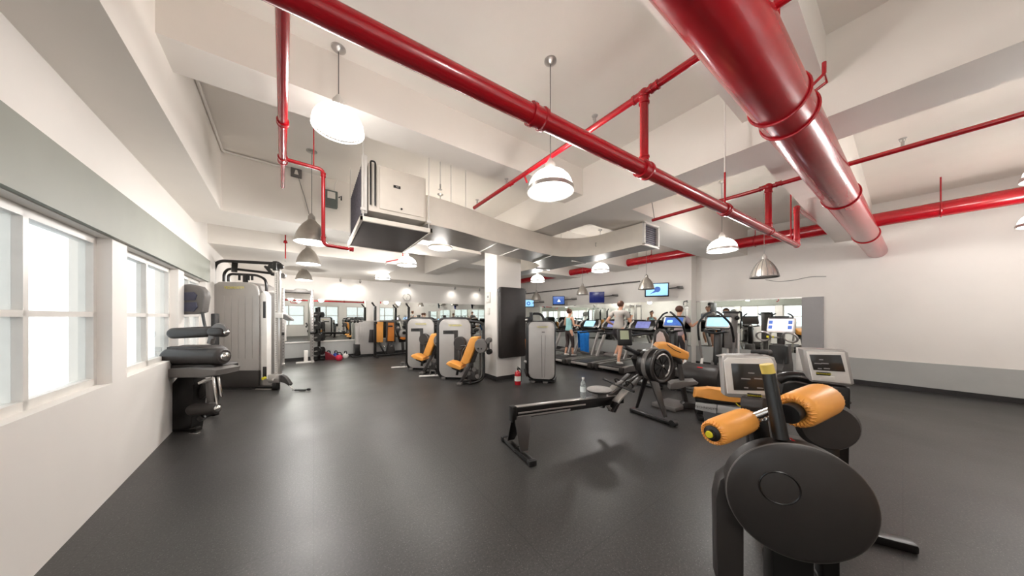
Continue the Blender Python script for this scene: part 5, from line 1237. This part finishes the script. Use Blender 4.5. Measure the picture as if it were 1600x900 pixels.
def person(label, loc, rz, J, s=1., top='teal', bottom='leggings', hair='hair', female=True, legs_to='calf', sleeve=False, bun=True):
    """J: joints in metres for a 1.7 m figure facing +y; x to its right"""
    t = thing('person', label, 'person', loc, rz)
    k = lambda p: V(p) * s
    P = {n: k(p) for n, p in J.items()}
    pel, chest, neck, hd = P['pelvis'], P['chest'], P['neck'], P['head']
    waist = pel.lerp(chest, .45)
    w = .93 if female else 1.05
    spine = [(pel, .125 * s * w), (waist, .108 * s * w), (chest, .128 * s * w), (chest.lerp(neck, .6), .095 * s * w), (neck.lerp(chest, .12), .05 * s), (neck, .047 * s)]
    fw = P.get('look', V((0, 1, 0))).normalized()
    headc = [(neck, .047 * s), (neck.lerp(hd, .4), .047 * s), (hd + fw * .012 * s - V((0, 0, .055 * s)), .066 * s), (hd, .082 * s), (hd - fw * .012 * s + V((0, 0, .05 * s)), .074 * s), (hd + V((0, 0, .095 * s)), .035 * s)]
    chains = [spine, headc]
    for sd in ('l', 'r'):
        sh, el, wr = P['sh' + sd], P['el' + sd], P['wr' + sd]
        d = (wr - el).normalized()
        side = V((1 if sd == 'r' else -1, 0, 0))
        palm = wr + d * .05 * s
        chains.append([(chest.lerp(neck, .6), .095 * s * w), (sh, .052 * s * w), (sh.lerp(el, .5), .045 * s * w), (el, .036 * s * w), (el.lerp(wr, .35), .037 * s * w), (wr, .024 * s), (palm, .03 * s), (wr + d * .085 * s, .026 * s)])
        hp, kn, an, to = P['hp' + sd], P['kn' + sd], P['an' + sd], P['to' + sd]
        chains.append([(pel, .125 * s * w), (hp, .095 * s * w), (hp.lerp(kn, .5), .075 * s * w), (kn, .052 * s), (kn.lerp(an, .35), .052 * s), (an, .033 * s), (an.lerp(to, .5) - V((0, 0, .015)), .035 * s), (to, .026 * s)])
    ex = MB()
    for sd in ('l', 'r'):
        el, wr = P['el' + sd], P['wr' + sd]; d = (wr - el).normalized(); side = V((1 if sd == 'r' else -1, 0, 0))
        across = d.cross(V((0, 0, 1))).normalized() if abs(d.z) < .9 else V((0, 1, 0)); dn = d.cross(across).normalized()
        if dn.z > 0: dn = -dn
        for q, L in ((-1.5, .066), (-.5, .078), (.5, .072), (1.5, .056)):
            b0 = wr + d * .075 * s + across * q * .016 * s
            ex.tube([b0, b0 + d * L * .5 * s + dn * .006 * s, b0 + d * L * .8 * s + dn * .028 * s, b0 + d * L * .85 * s + dn * .045 * s], [.009 * s, .0085 * s, .008 * s, .006 * s], n=8)
        b0 = wr + d * .03 * s - across * .02 * s
        ex.tube([b0, b0 - across * .025 * s + d * .025 * s, b0 - across * .02 * s + d * .055 * s + dn * .02 * s], [.011 * s, .01 * s, .007 * s], n=8)
    right = fw.cross(V((0, 0, 1))).normalized()
    ex.tube([hd + fw * .074 * s + V((0, 0, .012 * s)), hd + fw * .098 * s - V((0, 0, .018 * s)), hd + fw * .078 * s - V((0, 0, .026 * s))], [.008 * s, .014 * s, .008 * s], n=8)
    for q in (-1, 1): ex.sph(hd + right * q * .08 * s - fw * .008 * s, .022 * s, (.5, .9, 1.3), u=10, v=8)
    body = skin_mesh('body', chains, 'skin', t, extra=ex)
    e = MB()
    for q in (-1, 1): e.sph(hd + fw * .074 * s + right * q * .03 * s + V((0, 0, .012 * s)), .009 * s, u=10, v=8)
    e.build('eyes', 'hair', t); 
    MB().tube([hd + fw * .076 * s + right * -.022 * s - V((0, 0, .05 * s)), hd + fw * .083 * s - V((0, 0, .052 * s)), hd + fw * .076 * s + right * .022 * s - V((0, 0, .05 * s))], .005 * s, n=6).build('mouth', mat('lips', C(176, 96, 90), .5), t)
    # hair
    h = MB().sph(hd - fw * .014 * s + V((0, 0, .028 * s)), .092 * s, (1, 1.02, 1.0))
    bmesh.ops.delete(h.bm, geom=[v for v in h.bm.verts if (v.co - hd).dot(fw) > .05 * s and v.co.z < hd.z + .055 * s or v.co.z < hd.z - .05 * s], context='VERTS')
    if bun: h.sph(hd - fw * .07 * s + V((0, 0, .1 * s)), .042 * s); h.tube([hd - fw * .1 * s + V((0, 0, .1 * s)), hd - fw * .14 * s + V((0, 0, .06 * s)), hd - fw * .13 * s - V((0, 0, .03 * s))], [.03 * s, .026 * s, .01 * s], n=8)
    h.build('hair', hair, t, ang=80)
    g = .012 * s
    tp = [[(pel.lerp(waist, -.2), .13 * s * w), (pel.lerp(waist, .15), .15 * s * w + g), (waist, .108 * s * w + g), (chest, .128 * s * w + g), (chest.lerp(neck, .6), .1 * s * w + g * .6)]]
    if sleeve:
        for sd in ('l', 'r'): tp.append([(chest.lerp(neck, .6), .1 * s * w + g * .6), (P['sh' + sd], .06 * s * w + g), (P['sh' + sd].lerp(P['el' + sd], .62), .054 * s * w + g)])
    else:
        for q in (-1, 1): tp.append([(chest.lerp(neck, .6), .1 * s * w + g * .6), (P['shl' if q < 0 else 'shr'].lerp(chest.lerp(neck, .6), .45) + V((0, 0, .01)), .062 * s)])
    skin_mesh('shirt', tp, top, t)
    fr = {'calf': .55, 'knee': -.25}[legs_to]
    bt = [[(waist.lerp(pel, .0), .1 * s * w + g * .4), (waist.lerp(pel, .5), .125 * s * w + g * .7), (pel, .15 * s * w + g)]]
    for sd in ('l', 'r'):
        hp, kn, an = P['hp' + sd], P['kn' + sd], P['an' + sd]
        c = [(pel, .15 * s * w + g), (hp, .112 * s * w + g), (hp.lerp(kn, .5), .078 * s * w + g)]
        if fr > 0: c += [(kn, .055 * s + g * .8), (kn.lerp(an, fr), .048 * s + g * .8)]
        else: c += [(hp.lerp(kn, .8), .07 * s + g * 1.6)]
        bt.append(c)
    skin_mesh('trousers' if fr > 0 else 'shorts', bt, bottom, t)
    for sd in ('l', 'r'):
        an, to = P['an' + sd], P['to' + sd]
        dd = (to - an); m = MB()
        heel = an - V((dd.x, dd.y, 0)).normalized() * .045 * s
        m.tube([heel - V((0, 0, .04 * s)), an - V((0, 0, .03 * s)), an.lerp(to, .55) - V((0, 0, .02 * s)), to, to + dd.normalized() * .035 * s], [.03 * s, .045 * s, .044 * s, .036 * s, .02 * s], n=12, flat=.9)
        m.build('shoe', 'whitemetal', t)
    return t
walk = dict(pelvis=(0, 0, .92), chest=(0, .02, 1.24), neck=(0, .02, 1.43), head=(0, .045, 1.58),
            shl=(-.17, .02, 1.38), shr=(.17, .02, 1.38), ell=(-.21, .0, 1.12), elr=(.22, .02, 1.12), wrl=(-.17, .22, 1.08), wrr=(.2, .24, 1.1),
            hpl=(-.09, 0, .88), hpr=(.09, 0, .88), knl=(-.09, .03, .49), knr=(.09, .1, .5), anl=(-.08, -.1, .1), anr=(.085, .1, .085), tol=(-.09, .05, .045), tor=(.095, .25, .04))
run = dict(pelvis=(0, 0, .95), chest=(0, .06, 1.27), neck=(0, .09, 1.46), head=(0, .125, 1.61),
           shl=(-.2, .07, 1.4), shr=(.2, .07, 1.4), ell=(-.27, -.12, 1.17), elr=(.25, .17, 1.15), wrl=(-.24, .08, 1.08), wrr=(.17, .34, 1.27),
           hpl=(-.1, 0, .9), hpr=(.1, 0, .9), knl=(-.1, .26, .6), knr=(.1, -.02, .5), anl=(-.1, .02, .28), anr=(.1, -.12, .1), tol=(-.1, .14, .19), tor=(.1, .02, .045))
stand = dict(walk); stand.update(ell=(-.24, .1, 1.16), elr=(.24, .16, 1.16), wrl=(-.27, .34, 1.2), wrr=(.27, .4, 1.26), anl=(-.085, -.02, .09), tol=(-.09, .14, .045), knl=(-.09, .05, .49))
person('woman in a teal top with tied up brown hair walking on a treadmill', (7.15, 6.66, .2), R(-93), walk, .955)
person('person in a light grey shirt and dark shorts running on a treadmill', (7.05, 4.7, .2), R(-93), run, 1.05, top='greycloth', bottom='shorts', female=False, legs_to='knee', sleeve=True, bun=False)
person('person in a mauve top standing between the elliptical trainers and the mirror', (8.42, 3.68, 0), R(-90), stand, 1.1, top='mauve', bottom='shorts', bun=False, sleeve=True)

# towel over the treadmill handrail: two hanging sides with soft folds
hx, hy = 7.24, 6.10
m = MB(); NX, NZ = 14, 16
def towel_pt(i, j):
    s = i / NX; q = j / NZ
    x = -.24 + .48 * s; fold = .045 * math.sin(s * 13) * min(1, abs(q - .5) * 3)
    if q < .5: L = (.5 - q) * 2; return (x * (1 - .3 * L + .1 * L * L), -.045 - .02 * L + fold, .03 - L * (.62 + .1 * s))
    L = (q - .5) * 2; return (x * (1 - .3 * L), .045 + .02 * L + fold, .03 - L * (.45 + .12 * (1 - s)))
g = [[m.bm.verts.new(towel_pt(i, j)) for i in range(NX + 1)] for j in range(NZ + 1)]
for j in range(NZ):
    for i in range(NX): m.bm.faces.new((g[j][i], g[j][i + 1], g[j + 1][i + 1], g[j + 1][i]))
bmesh.ops.recalc_face_normals(m.bm, faces=list(m.bm.faces))
bmesh.ops.solidify(m.bm, geom=list(m.bm.faces), thickness=.012)
tw = m.build('towel', 'towel', ang=80); tw.location = (hx, hy, 1.05); tw.rotation_euler.z = R(-3)
tag(tw, 'bright blue towel hanging over the treadmill handrail beside the woman', 'towel')
